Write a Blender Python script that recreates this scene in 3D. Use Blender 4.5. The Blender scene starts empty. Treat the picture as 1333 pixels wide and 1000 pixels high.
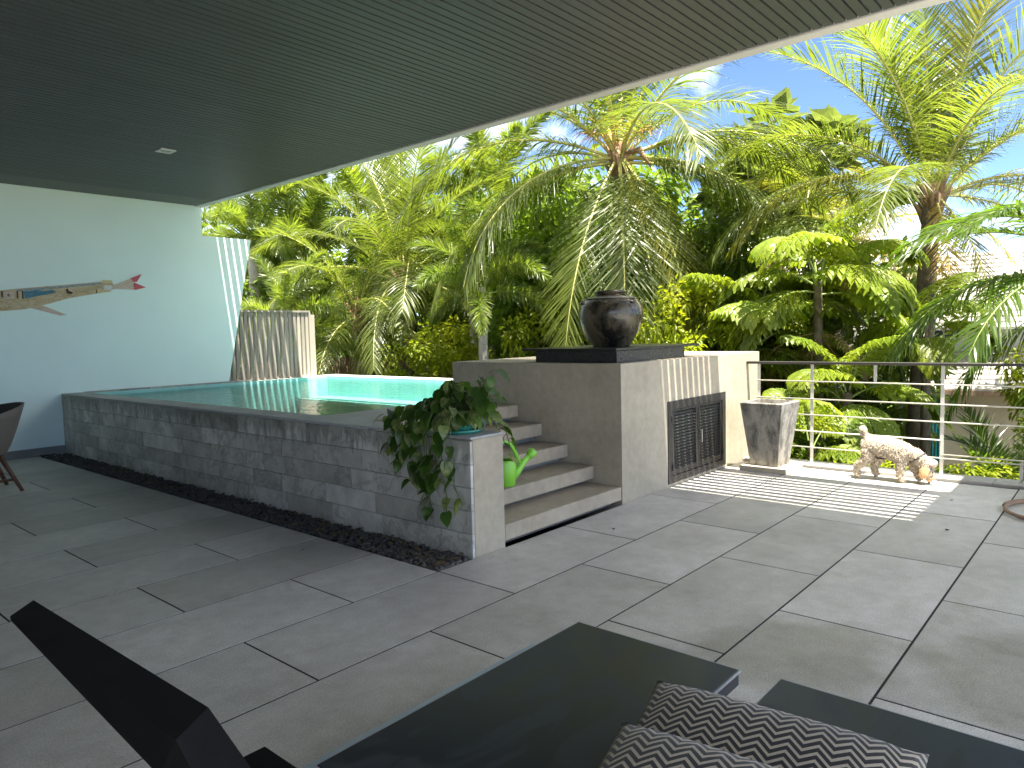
import bpy, bmesh, math, random
from mathutils import Vector, Matrix, noise as mnoise
R_ = math.radians
sc = bpy.context.scene
col = sc.collection

# ------------------------------------------------------------------ camera
cam_d = bpy.data.cameras.new('camera'); cam = bpy.data.objects.new('camera', cam_d); col.objects.link(cam)
cam_d.sensor_width = 36.0; cam_d.lens = 25.397; cam_d.clip_end = 2000; cam_d.clip_start = 0.05
ux = Vector((0.65437, 0.07048, -0.75288)).normalized()
uy = Vector((-0.75583, 0.02892, -0.65413)); uy = (uy - ux*uy.dot(ux)).normalized()
uz = ux.cross(uy)
cam.matrix_world = Matrix(((ux.x, ux.y, ux.z, 0), (uy.x, uy.y, uy.z, 0), (uz.x, uz.y, uz.z, 1.4), (0, 0, 0, 1)))
sc.camera = cam

# ------------------------------------------------------------------ world, sun, exposure
RAY = Vector((0.11, 0.27, -1.0)).normalized()          # direction the sunlight travels
w = bpy.data.worlds.new('World'); sc.world = w; w.use_nodes = True
nt = w.node_tree; nt.nodes.clear()
out = nt.nodes.new('ShaderNodeOutputWorld'); bg = nt.nodes.new('ShaderNodeBackground')
sky = nt.nodes.new('ShaderNodeTexSky'); sky.sky_type = 'NISHITA'; sky.sun_disc = False
sky.sun_elevation = math.asin(-RAY.z); sky.sun_rotation = math.atan2(-RAY.x, -RAY.y)
sky.air_density = 1.0; sky.altitude = 9000; sky.dust_density = 0.0; sky.ozone_density = 2.5
tc = nt.nodes.new('ShaderNodeTexCoord'); nz = nt.nodes.new('ShaderNodeTexNoise')
nz.inputs['Scale'].default_value = 2.2; nz.inputs['Detail'].default_value = 8; nz.inputs['Roughness'].default_value = 0.62
cr = nt.nodes.new('ShaderNodeValToRGB'); cr.color_ramp.elements[0].position = 0.45; cr.color_ramp.elements[1].position = 0.66
mx = nt.nodes.new('ShaderNodeMix'); mx.data_type = 'RGBA'
mx.inputs[7].default_value = (8.5, 8.4, 8.3, 1)
cmap = nt.nodes.new('ShaderNodeMapping'); cmap.inputs['Location'].default_value = (18.7, 9.9, 25.3)  # clouds added for white fill, shifted mostly out of view
nt.links.new(tc.outputs['Generated'], cmap.inputs['Vector']); nt.links.new(cmap.outputs['Vector'], nz.inputs['Vector']); nt.links.new(nz.outputs['Fac'], cr.inputs['Fac'])
nt.links.new(cr.outputs['Color'], mx.inputs[0]); nt.links.new(sky.outputs['Color'], mx.inputs[6])
nt.links.new(mx.outputs[2], bg.inputs['Color']); nt.links.new(bg.outputs['Background'], out.inputs['Surface'])
bg.inputs['Strength'].default_value = 0.06
sl = bpy.data.lights.new('sun', 'SUN'); sun = bpy.data.objects.new('sun', sl); col.objects.link(sun)
sl.energy = 2.6; sl.angle = R_(0.5); sl.color = (1.0, 0.94, 0.83)
sun.rotation_euler = RAY.to_track_quat('-Z', 'Y').to_euler(); sun.location = (0, 0, 20)
sc.cycles.diffuse_bounces = 8; sc.cycles.max_bounces = 14; sc.cycles.transparent_max_bounces = 12
sc.view_settings.view_transform = 'Standard'; sc.view_settings.look = 'None'
sc.view_settings.exposure = 3.25; sc.view_settings.gamma = 1.0; sc.view_settings.use_curve_mapping = False

# ------------------------------------------------------------------ material helpers
def nodes(name):
    m = bpy.data.materials.new(name); m.use_nodes = True
    t = m.node_tree; b = t.nodes['Principled BSDF']
    return m, t, b
def N(t, kind, **kw):
    n = t.nodes.new(kind)
    for k, v in kw.items():
        if k in n.inputs.keys(): n.inputs[k].default_value = v
        else: setattr(n, k, v)
    return n
def mix(t, a, b, fac, mode='MIX'):
    n = t.nodes.new('ShaderNodeMix'); n.data_type = 'RGBA'; n.blend_type = mode
    for i, v in ((0, fac), (6, a), (7, b)):
        if hasattr(v, 'is_output'): t.links.new(v, n.inputs[i])
        elif i == 0: n.inputs[0].default_value = v
        else: n.inputs[i].default_value = (v[0], v[1], v[2], 1)
    return n.outputs[2]
def ramp(t, src, p0, p1, c0=(0, 0, 0), c1=(1, 1, 1)):
    n = t.nodes.new('ShaderNodeValToRGB'); e = n.color_ramp.elements
    e[0].position = p0; e[1].position = p1; e[0].color = (*c0, 1); e[1].color = (*c1, 1)
    t.links.new(src, n.inputs['Fac']); return n.outputs['Color']
def coord(t, kind='pos', scale=(1, 1, 1)):
    if kind == 'pos': v = t.nodes.new('ShaderNodeNewGeometry').outputs['Position']
    else: v = t.nodes.new('ShaderNodeTexCoord').outputs['Object']
    if scale != (1, 1, 1):
        mp = t.nodes.new('ShaderNodeMapping'); mp.inputs['Scale'].default_value = scale
        t.links.new(v, mp.inputs['Vector']); v = mp.outputs['Vector']
    return v
def noise(t, v, scale, detail=4, rough=0.6, dist=0.0):
    n = N(t, 'ShaderNodeTexNoise', Scale=scale, Detail=detail, Roughness=rough, Distortion=dist)
    t.links.new(v, n.inputs['Vector']); return n.outputs['Fac']
def bump(t, b, src, strength=0.2, dist=0.01):
    n = N(t, 'ShaderNodeBump', Strength=strength, Distance=dist)
    t.links.new(src, n.inputs['Height']); t.links.new(n.outputs['Normal'], b.inputs['Normal'])
def setc(t, b, src):
    if hasattr(src, 'is_output'): t.links.new(src, b.inputs['Base Color'])
    else: b.inputs['Base Color'].default_value = (*src, 1)
def plain(name, c, rough=0.5, metal=0.0, spec=0.5, var=0.12, vs=6.0, bs=0.0, bsc=60, rnd=0.0, kind='pos', scale=(1, 1, 1)):
    m, t, b = nodes(name); v = coord(t, kind, scale)
    n = noise(t, v, vs, 5)
    c2 = ramp(t, n, 0.3, 0.7, tuple(x*(1-var) for x in c), tuple(min(1, x*(1+var)) for x in c))
    if rnd:
        oi = t.nodes.new('ShaderNodeObjectInfo')
        c2 = mix(t, c2, ramp(t, oi.outputs['Random'], 0, 1, (1-rnd,)*3, (1+rnd,)*3), 1.0, 'MULTIPLY')
    setc(t, b, c2)
    b.inputs['Roughness'].default_value = rough; b.inputs['Metallic'].default_value = metal
    b.inputs['Specular IOR Level'].default_value = spec
    if bs: bump(t, b, noise(t, v, bsc, 6, 0.7), bs, 0.01)
    return m

# ---- floor tile: speckled grey stone with old damp marks
def make_floor():
    m, t, b = nodes('floor_stone'); v = coord(t)
    sp = noise(t, v, 150, 5, 0.8); big = noise(t, v, 1.6, 5, 0.6); mid = noise(t, v, 9, 6, 0.65)
    c = ramp(t, sp, 0.36, 0.64, (0.36, 0.345, 0.32), (0.69, 0.66, 0.61))
    c = mix(t, c, ramp(t, big, 0.3, 0.7, (0.84, 0.84, 0.83), (1.12, 1.12, 1.11)), 1.0, 'MULTIPLY')
    c = mix(t, c, ramp(t, mid, 0.28, 0.62, (0.82, 0.81, 0.78), (1.05, 1.05, 1.05)), 1.0, 'MULTIPLY')
    c = mix(t, c, (0.86, 0.84, 0.80), ramp(t, noise(t, v, 3.5, 7, 0.7, 1.0), 0.56, 0.72, (0,)*3, (0.9,)*3), 'MULTIPLY')
    oi = t.nodes.new('ShaderNodeObjectInfo')
    c = mix(t, c, ramp(t, oi.outputs['Random'], 0, 1, (0.84, 0.84, 0.82), (1.10, 1.10, 1.11)), 1.0, 'MULTIPLY')
    # damp stains with wobbling outlines
    wob = noise(t, v, 2.2, 4, 0.6)
    st = None
    for (x, y, r) in ((3.05, 1.02, 0.33), (2.95, 1.2, 0.25), (3.28, 0.95, 0.20), (3.35, 0.22, 0.42), (3.35, 0.6, 0.16), (4.3, 2.35, 0.28), (3.75, 2.6, 0.22), (4.3, 1.72, 0.14)):
        d = N(t, 'ShaderNodeVectorMath', operation='DISTANCE'); t.links.new(v, d.inputs[0]); d.inputs[1].default_value = (x, y, 0)
        a = N(t, 'ShaderNodeMath', operation='MULTIPLY_ADD'); t.links.new(wob, a.inputs[0]); a.inputs[1].default_value = 0.5; a.inputs[2].default_value = r - 0.25
        s = N(t, 'ShaderNodeMath', operation='SUBTRACT'); t.links.new(a.outputs[0], s.inputs[0]); t.links.new(d.outputs['Value'], s.inputs[1])
        q = N(t, 'ShaderNodeMapRange'); t.links.new(s.outputs[0], q.inputs['Value'])
        q.inputs['From Min'].default_value = -0.07; q.inputs['From Max'].default_value = 0.06
        q.inputs['To Max'].default_value = 1.0 if y < 1.3 else 0.3
        if st is None: st = q.outputs[0]
        else:
            mm = N(t, 'ShaderNodeMath', operation='MAXIMUM'); t.links.new(st, mm.inputs[0]); t.links.new(q.outputs[0], mm.inputs[1]); st = mm.outputs[0]
    c = mix(t, c, mix(t, c, (0.74, 0.72, 0.67), 1.0, 'MULTIPLY'), st)
    setc(t, b, c)
    t.links.new(ramp(t, mid, 0.3, 0.7, (0.42,)*3, (0.6,)*3), b.inputs['Roughness'])
    b.inputs['Specular IOR Level'].default_value = 0.45
    bump(t, b, sp, 0.12, 0.004)
    return m
def make_concrete(name, c, stain=0.25, warm=(0.9, 0.85, 0.75)):
    m, t, b = nodes(name); v = coord(t)
    n1 = noise(t, v, 1.7, 6, 0.65); n2 = noise(t, v, 14, 6, 0.7); n3 = noise(t, coord(t, 'pos', (5, 5, 0.8)), 1.5, 5, 0.6)
    cc = ramp(t, n1, 0.28, 0.72, tuple(x*0.8 for x in c), tuple(x*1.14 for x in c))
    cc = mix(t, cc, ramp(t, n2, 0.3, 0.65, (0.86,)*3, (1.05,)*3), 1.0, 'MULTIPLY')
    cc = mix(t, cc, mix(t, cc, warm, 1.0, 'MULTIPLY'), ramp(t, n3, 0.45, 0.75, (0,)*3, (min(1, stain*2),)*3))
    setc(t, b, cc); b.inputs['Roughness'].default_value = 0.72; b.inputs['Specular IOR Level'].default_value = 0.35
    bump(t, b, n2, 0.15, 0.006); return m
def make_marble():
    m, t, b = nodes('grey_marble_tile')
    g = t.nodes.new('ShaderNodeNewGeometry').outputs['Position']; oi = t.nodes.new('ShaderNodeObjectInfo')
    sc_ = N(t, 'ShaderNodeVectorMath', operation='SCALE'); sc_.inputs['Scale'].default_value = 37.0
    cx = N(t, 'ShaderNodeCombineXYZ'); t.links.new(oi.outputs['Random'], cx.inputs[0]); t.links.new(oi.outputs['Random'], cx.inputs[1])
    t.links.new(cx.outputs[0], sc_.inputs[0])
    ad = N(t, 'ShaderNodeVectorMath', operation='ADD'); t.links.new(g, ad.inputs[0]); t.links.new(sc_.outputs[0], ad.inputs[1]); v = ad.outputs[0]
    n1 = noise(t, v, 1.5, 8, 0.72, 0.35)
    wv = N(t, 'ShaderNodeMath', operation='SUBTRACT'); t.links.new(n1, wv.inputs[0]); wv.inputs[1].default_value = 0.5
    ab = N(t, 'ShaderNodeMath', operation='ABSOLUTE'); t.links.new(wv.outputs[0], ab.inputs[0])
    vein = ramp(t, ab.outputs[0], 0.0, 0.030, (0.42, 0.42, 0.40), (1, 1, 1))
    cloud = ramp(t, noise(t, v, 5, 6, 0.6), 0.3, 0.7, (0.42, 0.41, 0.38), (0.70, 0.685, 0.64))
    c = mix(t, cloud, vein, 0.6, 'MULTIPLY')
    c = mix(t, c, ramp(t, oi.outputs['Random'], 0, 1, (0.74, 0.73, 0.70), (1.16, 1.16, 1.15)), 1.0, 'MULTIPLY')
    # lime wash / run-off from the overflowing rim, starts at the top edge
    sep = N(t, 'ShaderNodeSeparateXYZ'); t.links.new(g, sep.inputs[0])
    drip = noise(t, coord(t, 'pos', (9, 9, 0.7)), 1.6, 5, 0.7)
    zz = N(t, 'ShaderNodeMath', operation='MULTIPLY_ADD'); t.links.new(drip, zz.inputs[0]); zz.inputs[1].default_value = 0.7; zz.inputs[2].default_value = 0.0
    z2 = N(t, 'ShaderNodeMath', operation='ADD'); t.links.new(sep.outputs[2], z2.inputs[0]); t.links.new(zz.outputs[0], z2.inputs[1])
    c = mix(t, c, mix(t, c, (0.62, 0.61, 0.57), 1, 'MULTIPLY'), ramp(t, z2.outputs[0], 0.95, 1.12))
    setc(t, b, c); b.inputs['Roughness'].default_value = 0.5
    bump(t, b, noise(t, v, 22, 5, 0.7), 0.12, 0.006); return m
def leafmat(name, a, bcol, trans=0.35, rough=0.42, rnd=0.25, vs=3.0, spec=0.5):
    m, t, b = nodes(name); oi = t.nodes.new('ShaderNodeObjectInfo')
    n = noise(t, coord(t), vs, 4, 0.7)
    c = ramp(t, n, 0.32, 0.68, a, bcol)
    c = mix(t, c, ramp(t, oi.outputs['Random'], 0, 1, (1-rnd,)*3, (1+rnd, 1+rnd*0.8, 1+rnd*0.4)), 1.0, 'MULTIPLY')
    setc(t, b, c); b.inputs['Roughness'].default_value = rough; b.inputs['Specular IOR Level'].default_value = spec
    tr = t.nodes.new('ShaderNodeBsdfTranslucent')
    t.links.new(mix(t, c, (1.9, 1.9, 0.8), 1.0, 'MULTIPLY'), tr.inputs['Color'])
    ms = t.nodes.new('ShaderNodeMixShader'); ms.inputs[0].default_value = min(0.6, trans+0.14)
    t.links.new(b.outputs[0], ms.inputs[1]); t.links.new(tr.outputs[0], ms.inputs[2])
    t.links.new(ms.outputs[0], t.nodes['Material Output'].inputs['Surface']); return m
def make_water():
    m, t, b = nodes('pool_water'); b_out = t.nodes['Material Output']
    v = coord(t, 'pos', (1.0, 1.0, 1.0))
    gl = t.nodes.new('ShaderNodeBsdfGlossy'); gl.inputs['Roughness'].default_value = 0.02
    tp = t.nodes.new('ShaderNodeBsdfTransparent'); tp.inputs['Color'].default_value = (0.80, 0.97, 0.95, 1)
    fr = N(t, 'ShaderNodeFresnel', IOR=1.14)
    bm_ = N(t, 'ShaderNodeBump', Strength=0.5, Distance=0.03)
    t.links.new(noise(t, v, 7.0, 3, 0.55, 0.6), bm_.inputs['Height'])
    t.links.new(bm_.outputs[0], gl.inputs['Normal']); t.links.new(bm_.outputs[0], fr.inputs['Normal'])
    ms = t.nodes.new('ShaderNodeMixShader'); t.links.new(fr.outputs[0], ms.inputs[0])
    t.links.new(tp.outputs[0], ms.inputs[1]); t.links.new(gl.outputs[0], ms.inputs[2])
    t.links.new(ms.outputs[0], b_out.inputs['Surface']); return m
def make_basin():
    m, t, b = nodes('pool_basin_mosaic'); v = coord(t)
    br = N(t, 'ShaderNodeTexBrick', Scale=4.0); br.inputs['Mortar Size'].default_value = 0.006
    br.inputs['Color1'].default_value = (0.33, 0.66, 0.61, 1); br.inputs['Color2'].default_value = (0.26, 0.57, 0.54, 1); br.inputs['Mortar'].default_value = (0.42, 0.66, 0.63, 1)
    t.links.new(v, br.inputs['Vector'])
    # random mottling of the mosaic tone
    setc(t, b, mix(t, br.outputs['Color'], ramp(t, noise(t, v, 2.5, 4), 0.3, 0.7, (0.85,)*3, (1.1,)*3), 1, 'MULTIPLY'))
    b.inputs['Roughness'].default_value = 0.4; return m
def make_chevron():
    m, t, b = nodes('chevron_fabric'); v = coord(t, 'obj')
    s = N(t, 'ShaderNodeSeparateXYZ'); t.links.new(v, s.inputs[0])
    def M(op, a, bb, c=None):
        n = N(t, 'ShaderNodeMath', operation=op)
        for i, q in enumerate((a, bb, c)):
            if q is None: continue
            if hasattr(q, 'is_output'): t.links.new(q, n.inputs[i])
            else: n.inputs[i].default_value = q
        return n.outputs[0]
    zig = M('PINGPONG', s.outputs[0], 0.026)
    ph = M('ADD', M('MULTIPLY', zig, 0.85), s.outputs[1])
    fr = M('FRACT', M('MULTIPLY', ph, 1/0.0185), 0)
    k = M('GREATER_THAN', fr, 0.58)
    fine = noise(t, v, 700, 2)
    c = mix(t, (0.008, 0.008, 0.008), (0.38, 0.33, 0.25), k)
    c = mix(t, c, ramp(t, fine, 0.3, 0.7, (0.7,)*3, (1.15,)*3), 1, 'MULTIPLY')
    setc(t, b, c); b.inputs['Roughness'].default_value = 0.9; b.inputs['Sheen Weight'].default_value = 0.2
    bump(t, b, fine, 0.3, 0.002); return m
def make_painted_reflections():
    m, t, b = nodes('dark_table_lacquer'); v = coord(t)
    n = ramp(t, noise(t, coord(t, 'pos', (1, 1.6, 1)), 3.4, 3, 0.45, 0.8), 0.47, 0.5)
    n2 = noise(t, v, 60, 4)
    setc(t, b, mix(t, (0.008, 0.010, 0.017), (0.018, 0.022, 0.033), n))  # paler patches put reflections into the lacquer colour
    t.links.new(ramp(t, n, 0.0, 1.0, (0.28,)*3, (0.36,)*3), b.inputs['Roughness'])
    b.inputs['Specular IOR Level'].default_value = 0.22; return m
def make_glaze():
    m, t, b = nodes('jar_glaze'); v = coord(t)
    n = noise(t, coord(t, 'pos', (1, 1, 0.7)), 4.5, 5, 0.6, 0.7)
    c = ramp(t, n, 0.42, 0.60, (0.012, 0.012, 0.010), (0.12, 0.10, 0.058))
    c = mix(t, c, (0.16, 0.14, 0.10), ramp(t, noise(t, v, 16, 6, 0.7), 0.62, 0.75, (0,)*3, (0.35,)*3))
    setc(t, b, c); t.links.new(ramp(t, n, 0.4, 0.7, (0.16,)*3, (0.42,)*3), b.inputs['Roughness'])
    bump(t, b, noise(t, v, 30, 4), 0.15, 0.006); return m
def make_pot_concrete():
    m = make_concrete('weathered_pot_concrete', (0.30, 0.285, 0.25), 0.3)
    t = m.node_tree; b = t.nodes['Principled BSDF']
    old = b.inputs['Base Color'].links[0].from_socket
    n = noise(t, coord(t, 'pos', (1, 1, 0.45)), 11, 7, 0.72)
    setc(t, b, mix(t, old, (0.055, 0.053, 0.048), ramp(t, n, 0.43, 0.60, (0,)*3, (0.8,)*3))); return m
def make_painted_wood():
    m, t, b = nodes('flaking_fish_paint'); v = coord(t, 'pos', (1, 1, 4))
    n = noise(t, v, 6, 7, 0.7)
    c = ramp(t, n, 0.35, 0.65, (0.46, 0.37, 0.20), (0.60, 0.50, 0.32))
    c = mix(t, c, (0.22, 0.13, 0.07), ramp(t, noise(t, v, 22, 6, 0.75), 0.52, 0.64, (0,)*3, (0.8,)*3))
    setc(t, b, c); b.inputs['Roughness'].default_value = 0.8; bump(t, b, n, 0.3, 0.004); return m

M = {}
M['floor'] = make_floor()
M['grout'] = plain('dark_joint', (0.016, 0.015, 0.014), 0.9)
M['conc'] = make_concrete('grey_render', (0.43, 0.38, 0.285), 0.25)
M['step'] = make_concrete('step_stone', (0.43, 0.37, 0.275), 0.3)
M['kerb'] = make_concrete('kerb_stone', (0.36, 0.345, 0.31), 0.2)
M['marble'] = make_marble()
M['coping'] = make_concrete('pool_coping_stone', (0.44, 0.45, 0.44), 0.1, (0.9, 0.9, 0.88))
M['coping_white'] = make_concrete('white_coping', (0.66, 0.65, 0.60), 0.1)
M['wall'] = plain('pool_tinted_wall', (0.74, 0.90, 0.84), 0.75, var=0.025, vs=1.2, bs=0.10, bsc=30)  # aqua cast of pool-reflected light put into the white wall's colour
M['skirt_and_riser_shade'] = plain('grey_skirting_riser_shade', (0.22, 0.22, 0.20), 0.7, var=0.15)
M['house'] = plain('warm_white_render', (0.78, 0.76, 0.71), 0.8, var=0.05)
M['glazing'] = plain('house_back_render', (0.52, 0.50, 0.45), 0.8, var=0.05)
M['bounce_paving'] = make_concrete('pale_bounce_paving', (0.60, 0.58, 0.53), 0.1)
M['slat'] = plain('ceiling_slat_grey', (0.046, 0.054, 0.053), 0.5, var=0.06, vs=2.0, rnd=0.10)
M['border'] = plain('ceiling_border_grey', (0.08, 0.088, 0.084), 0.55, var=0.04)
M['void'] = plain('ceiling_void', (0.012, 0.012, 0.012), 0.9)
M['fascia'] = plain('fascia_aluminium', (0.55, 0.55, 0.53), 0.5, var=0.05)
M['gravel'] = plain('dark_pebble', (0.10, 0.088, 0.075), 0.7, var=0.3, vs=25, rnd=0.3)
M['soil'] = plain('garden_ground', (0.09, 0.085, 0.05), 0.95, var=0.35, vs=1.3, bs=0.4, bsc=12)
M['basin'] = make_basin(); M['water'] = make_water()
M['black_stone'] = plain('black_granite', (0.018, 0.018, 0.018), 0.28, var=0.35, vs=40, bs=0.08, bsc=30)
M['wet_stone'] = plain('wet_black_stone', (0.03, 0.029, 0.027), 0.25, var=0.5, vs=50, bs=0.6, bsc=45)
M['glaze'] = make_glaze(); M['pot'] = make_pot_concrete()
M['vent'] = plain('dark_bronze_aluminium', (0.045, 0.041, 0.037), 0.42, 0.3, var=0.08)
M['steel'] = plain('brushed_steel', (0.50, 0.49, 0.46), 0.35, 0.85, var=0.05)
M['steel_white'] = plain('painted_rail', (0.62, 0.60, 0.54), 0.4, 0.3, var=0.05)
M['fence'] = plain('weathered_fence_wood', (0.30, 0.265, 0.215), 0.75, var=0.2, vs=5, rnd=0.14, scale=(1, 1, 0.2))
M['table'] = make_painted_reflections()
M['table_rim'] = plain('table_rim_metal', (0.32, 0.34, 0.36), 0.4, 0.4)
M['table_leg'] = plain('table_leg_black', (0.02, 0.02, 0.022), 0.5)
M['pale'] = plain('pale_blue_vinyl', (0.30, 0.38, 0.42), 0.45, var=0.1)
M['chevron'] = make_chevron()
M['black_chair'] = plain('black_chair_lacquer', (0.007, 0.007, 0.007), 0.85, spec=0.15, var=0.3)
M['tub'] = plain('taupe_weave', (0.17, 0.145, 0.12), 0.8, var=0.18, vs=120, bs=0.4, bsc=160)
M['tub_in'] = plain('charcoal_weave', (0.035, 0.036, 0.036), 0.8, var=0.2, vs=90)
M['teak'] = plain('dark_teak', (0.11, 0.05, 0.026), 0.5, var=0.25, vs=12, scale=(1, 1, 0.15))
M['can'] = plain('lime_plastic', (0.22, 0.55, 0.045), 0.38, var=0.05)
M['teal'] = plain('teal_plastic', (0.03, 0.22, 0.17), 0.35, var=0.05)
M['hose'] = plain('brown_hose', (0.24, 0.15, 0.095), 0.55, var=0.1)
M['lamp'] = plain('white_lamp_frame', (0.7, 0.7, 0.68), 0.4)
M['lamp_in'] = plain('lamp_reflector', (0.30, 0.30, 0.29), 0.3, 0.4)
M['fish'] = make_painted_wood()
M['fish_blue'] = plain('flaking_blue_paint', (0.07, 0.20, 0.26), 0.7, var=0.6, vs=22, scale=(1, 1, 4))
M['fish_red'] = plain('rose_red_paint', (0.55, 0.11, 0.12), 0.7, var=0.15, vs=20)
M['fish_pale'] = plain('pale_tail_paint', (0.56, 0.46, 0.36), 0.75, var=0.15, vs=14)
M['fish_white'] = plain('chalk_paint', (0.62, 0.63, 0.60), 0.75, var=0.15, vs=30)
M['fish_grey'] = plain('grey_blue_paint', (0.25, 0.31, 0.31), 0.75, var=0.5, vs=26, scale=(1, 1, 3))
M['fish_dark'] = plain('dark_patch_paint', (0.05, 0.035, 0.025), 0.8, var=0.3, vs=40)
M['fish_yellow'] = plain('faded_yellow_paint', (0.58, 0.52, 0.26), 0.75, var=0.15, vs=30)
M['fur'] = plain('cream_fur', (0.46, 0.39, 0.295), 0.9, var=0.2, vs=22, spec=0.2)
M['fur_ear'] = plain('apricot_fur', (0.45, 0.27, 0.14), 0.9, var=0.15, vs=30, spec=0.2)
M['collar'] = plain('dark_collar', (0.05, 0.04, 0.04), 0.6)
M['nose'] = plain('dog_nose', (0.02, 0.018, 0.018), 0.4)
M['roof_tile'] = plain('pale_roof_tile', (0.40, 0.375, 0.34), 0.8, var=0.2, vs=9)
M['tan'] = plain('tan_render', (0.66, 0.56, 0.42), 0.85, var=0.06)
M['grey_roof'] = plain('white_grey_wall', (0.62, 0.62, 0.60), 0.8, var=0.06)
M['curtain'] = plain('turquoise_curtain', (0.05, 0.42, 0.47), 0.7, var=0.1, vs=3)
M['glass_dark'] = plain('dark_window_glass', (0.06, 0.09, 0.10), 0.1)
M['frame_w'] = plain('white_window_frame', (0.7, 0.7, 0.68), 0.5)
M['brown'] = plain('brown_board', (0.27, 0.18, 0.12), 0.8, var=0.2, vs=8, rnd=0.15)
M['bark'] = plain('dark_palm_bark', (0.12, 0.098, 0.075), 0.9, var=0.4, vs=9, bs=0.6, bsc=16)
M['bark_grey'] = plain('grey_ringed_bark', (0.36, 0.335, 0.29), 0.85, var=0.2, vs=8, bs=0.3, bsc=20)
M['boot'] = plain('frond_fibre', (0.23, 0.145, 0.075), 0.9, var=0.4, vs=14, bs=0.6, bsc=30)
M['rachis'] = plain('yellow_rachis', (0.42, 0.40, 0.12), 0.5, var=0.15)
M['rachis_g'] = plain('green_rachis', (0.20, 0.26, 0.07), 0.5, var=0.15)
M['dead'] = leafmat('dry_frond', (0.150, 0.102, 0.051), (0.224, 0.170, 0.095), 0.2, 0.7)
M['orange'] = leafmat('ageing_orange_frond', (0.272, 0.150, 0.034), (0.258, 0.224, 0.048), 0.35, 0.5)
M['flower'] = plain('orange_flower_stalk', (0.46, 0.28, 0.06), 0.7, var=0.25, vs=20)
M['coco'] = leafmat('coconut_leaflet', (0.078, 0.114, 0.020), (0.150, 0.187, 0.044), 0.40, 0.36, 0.2, 1.6, 0.6)
M['coco_y'] = leafmat('coconut_leaflet_yellowing', (0.122, 0.137, 0.020), (0.190, 0.190, 0.038), 0.42, 0.36, 0.2, 1.6, 0.6)
M['coco_g'] = leafmat('manila_leaflet', (0.047, 0.094, 0.014), (0.086, 0.140, 0.023), 0.42, 0.34, 0.2, 1.6, 0.6)
M['fox'] = leafmat('foxtail_leaflet', (0.086, 0.138, 0.021), (0.189, 0.239, 0.046), 0.36, 0.36, 0.22, 2.0, 0.6)
M['fish_leaf'] = leafmat('fishtail_leaflet', (0.110, 0.179, 0.013), (0.221, 0.264, 0.025), 0.38, 0.40, 0.25, 1.6)
M['leaf'] = leafmat('broad_leaf', (0.071, 0.138, 0.018), (0.166, 0.236, 0.032), 0.36, 0.40, 0.25, 1.2)
M['leaf_y'] = leafmat('lime_leaf', (0.154, 0.215, 0.013), (0.269, 0.295, 0.023), 0.36, 0.45, 0.2, 1.5)
M['leaf_d'] = leafmat('deep_green_leaf', (0.081, 0.138, 0.021), (0.163, 0.227, 0.043), 0.32, 0.40, 0.25, 1.2)
M['leaf_big'] = leafmat('grey_green_big_leaf', (0.070, 0.102, 0.037), (0.131, 0.163, 0.065), 0.3, 0.4, 0.2, 2.0)
def make_pothos():
    m = leafmat('pothos_leaf', (0.036, 0.087, 0.017), (0.076, 0.153, 0.027), 0.3, 0.3, 0.4, 9.0)
    return m
M['pothos'] = make_pothos()
M['pothos_v'] = leafmat('pothos_variegated_leaf', (0.065, 0.128, 0.023), (0.302, 0.348, 0.147), 0.3, 0.3, 0.3, 26.0)
M['stem'] = plain('vine_stem', (0.13, 0.16, 0.06), 0.6)

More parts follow.
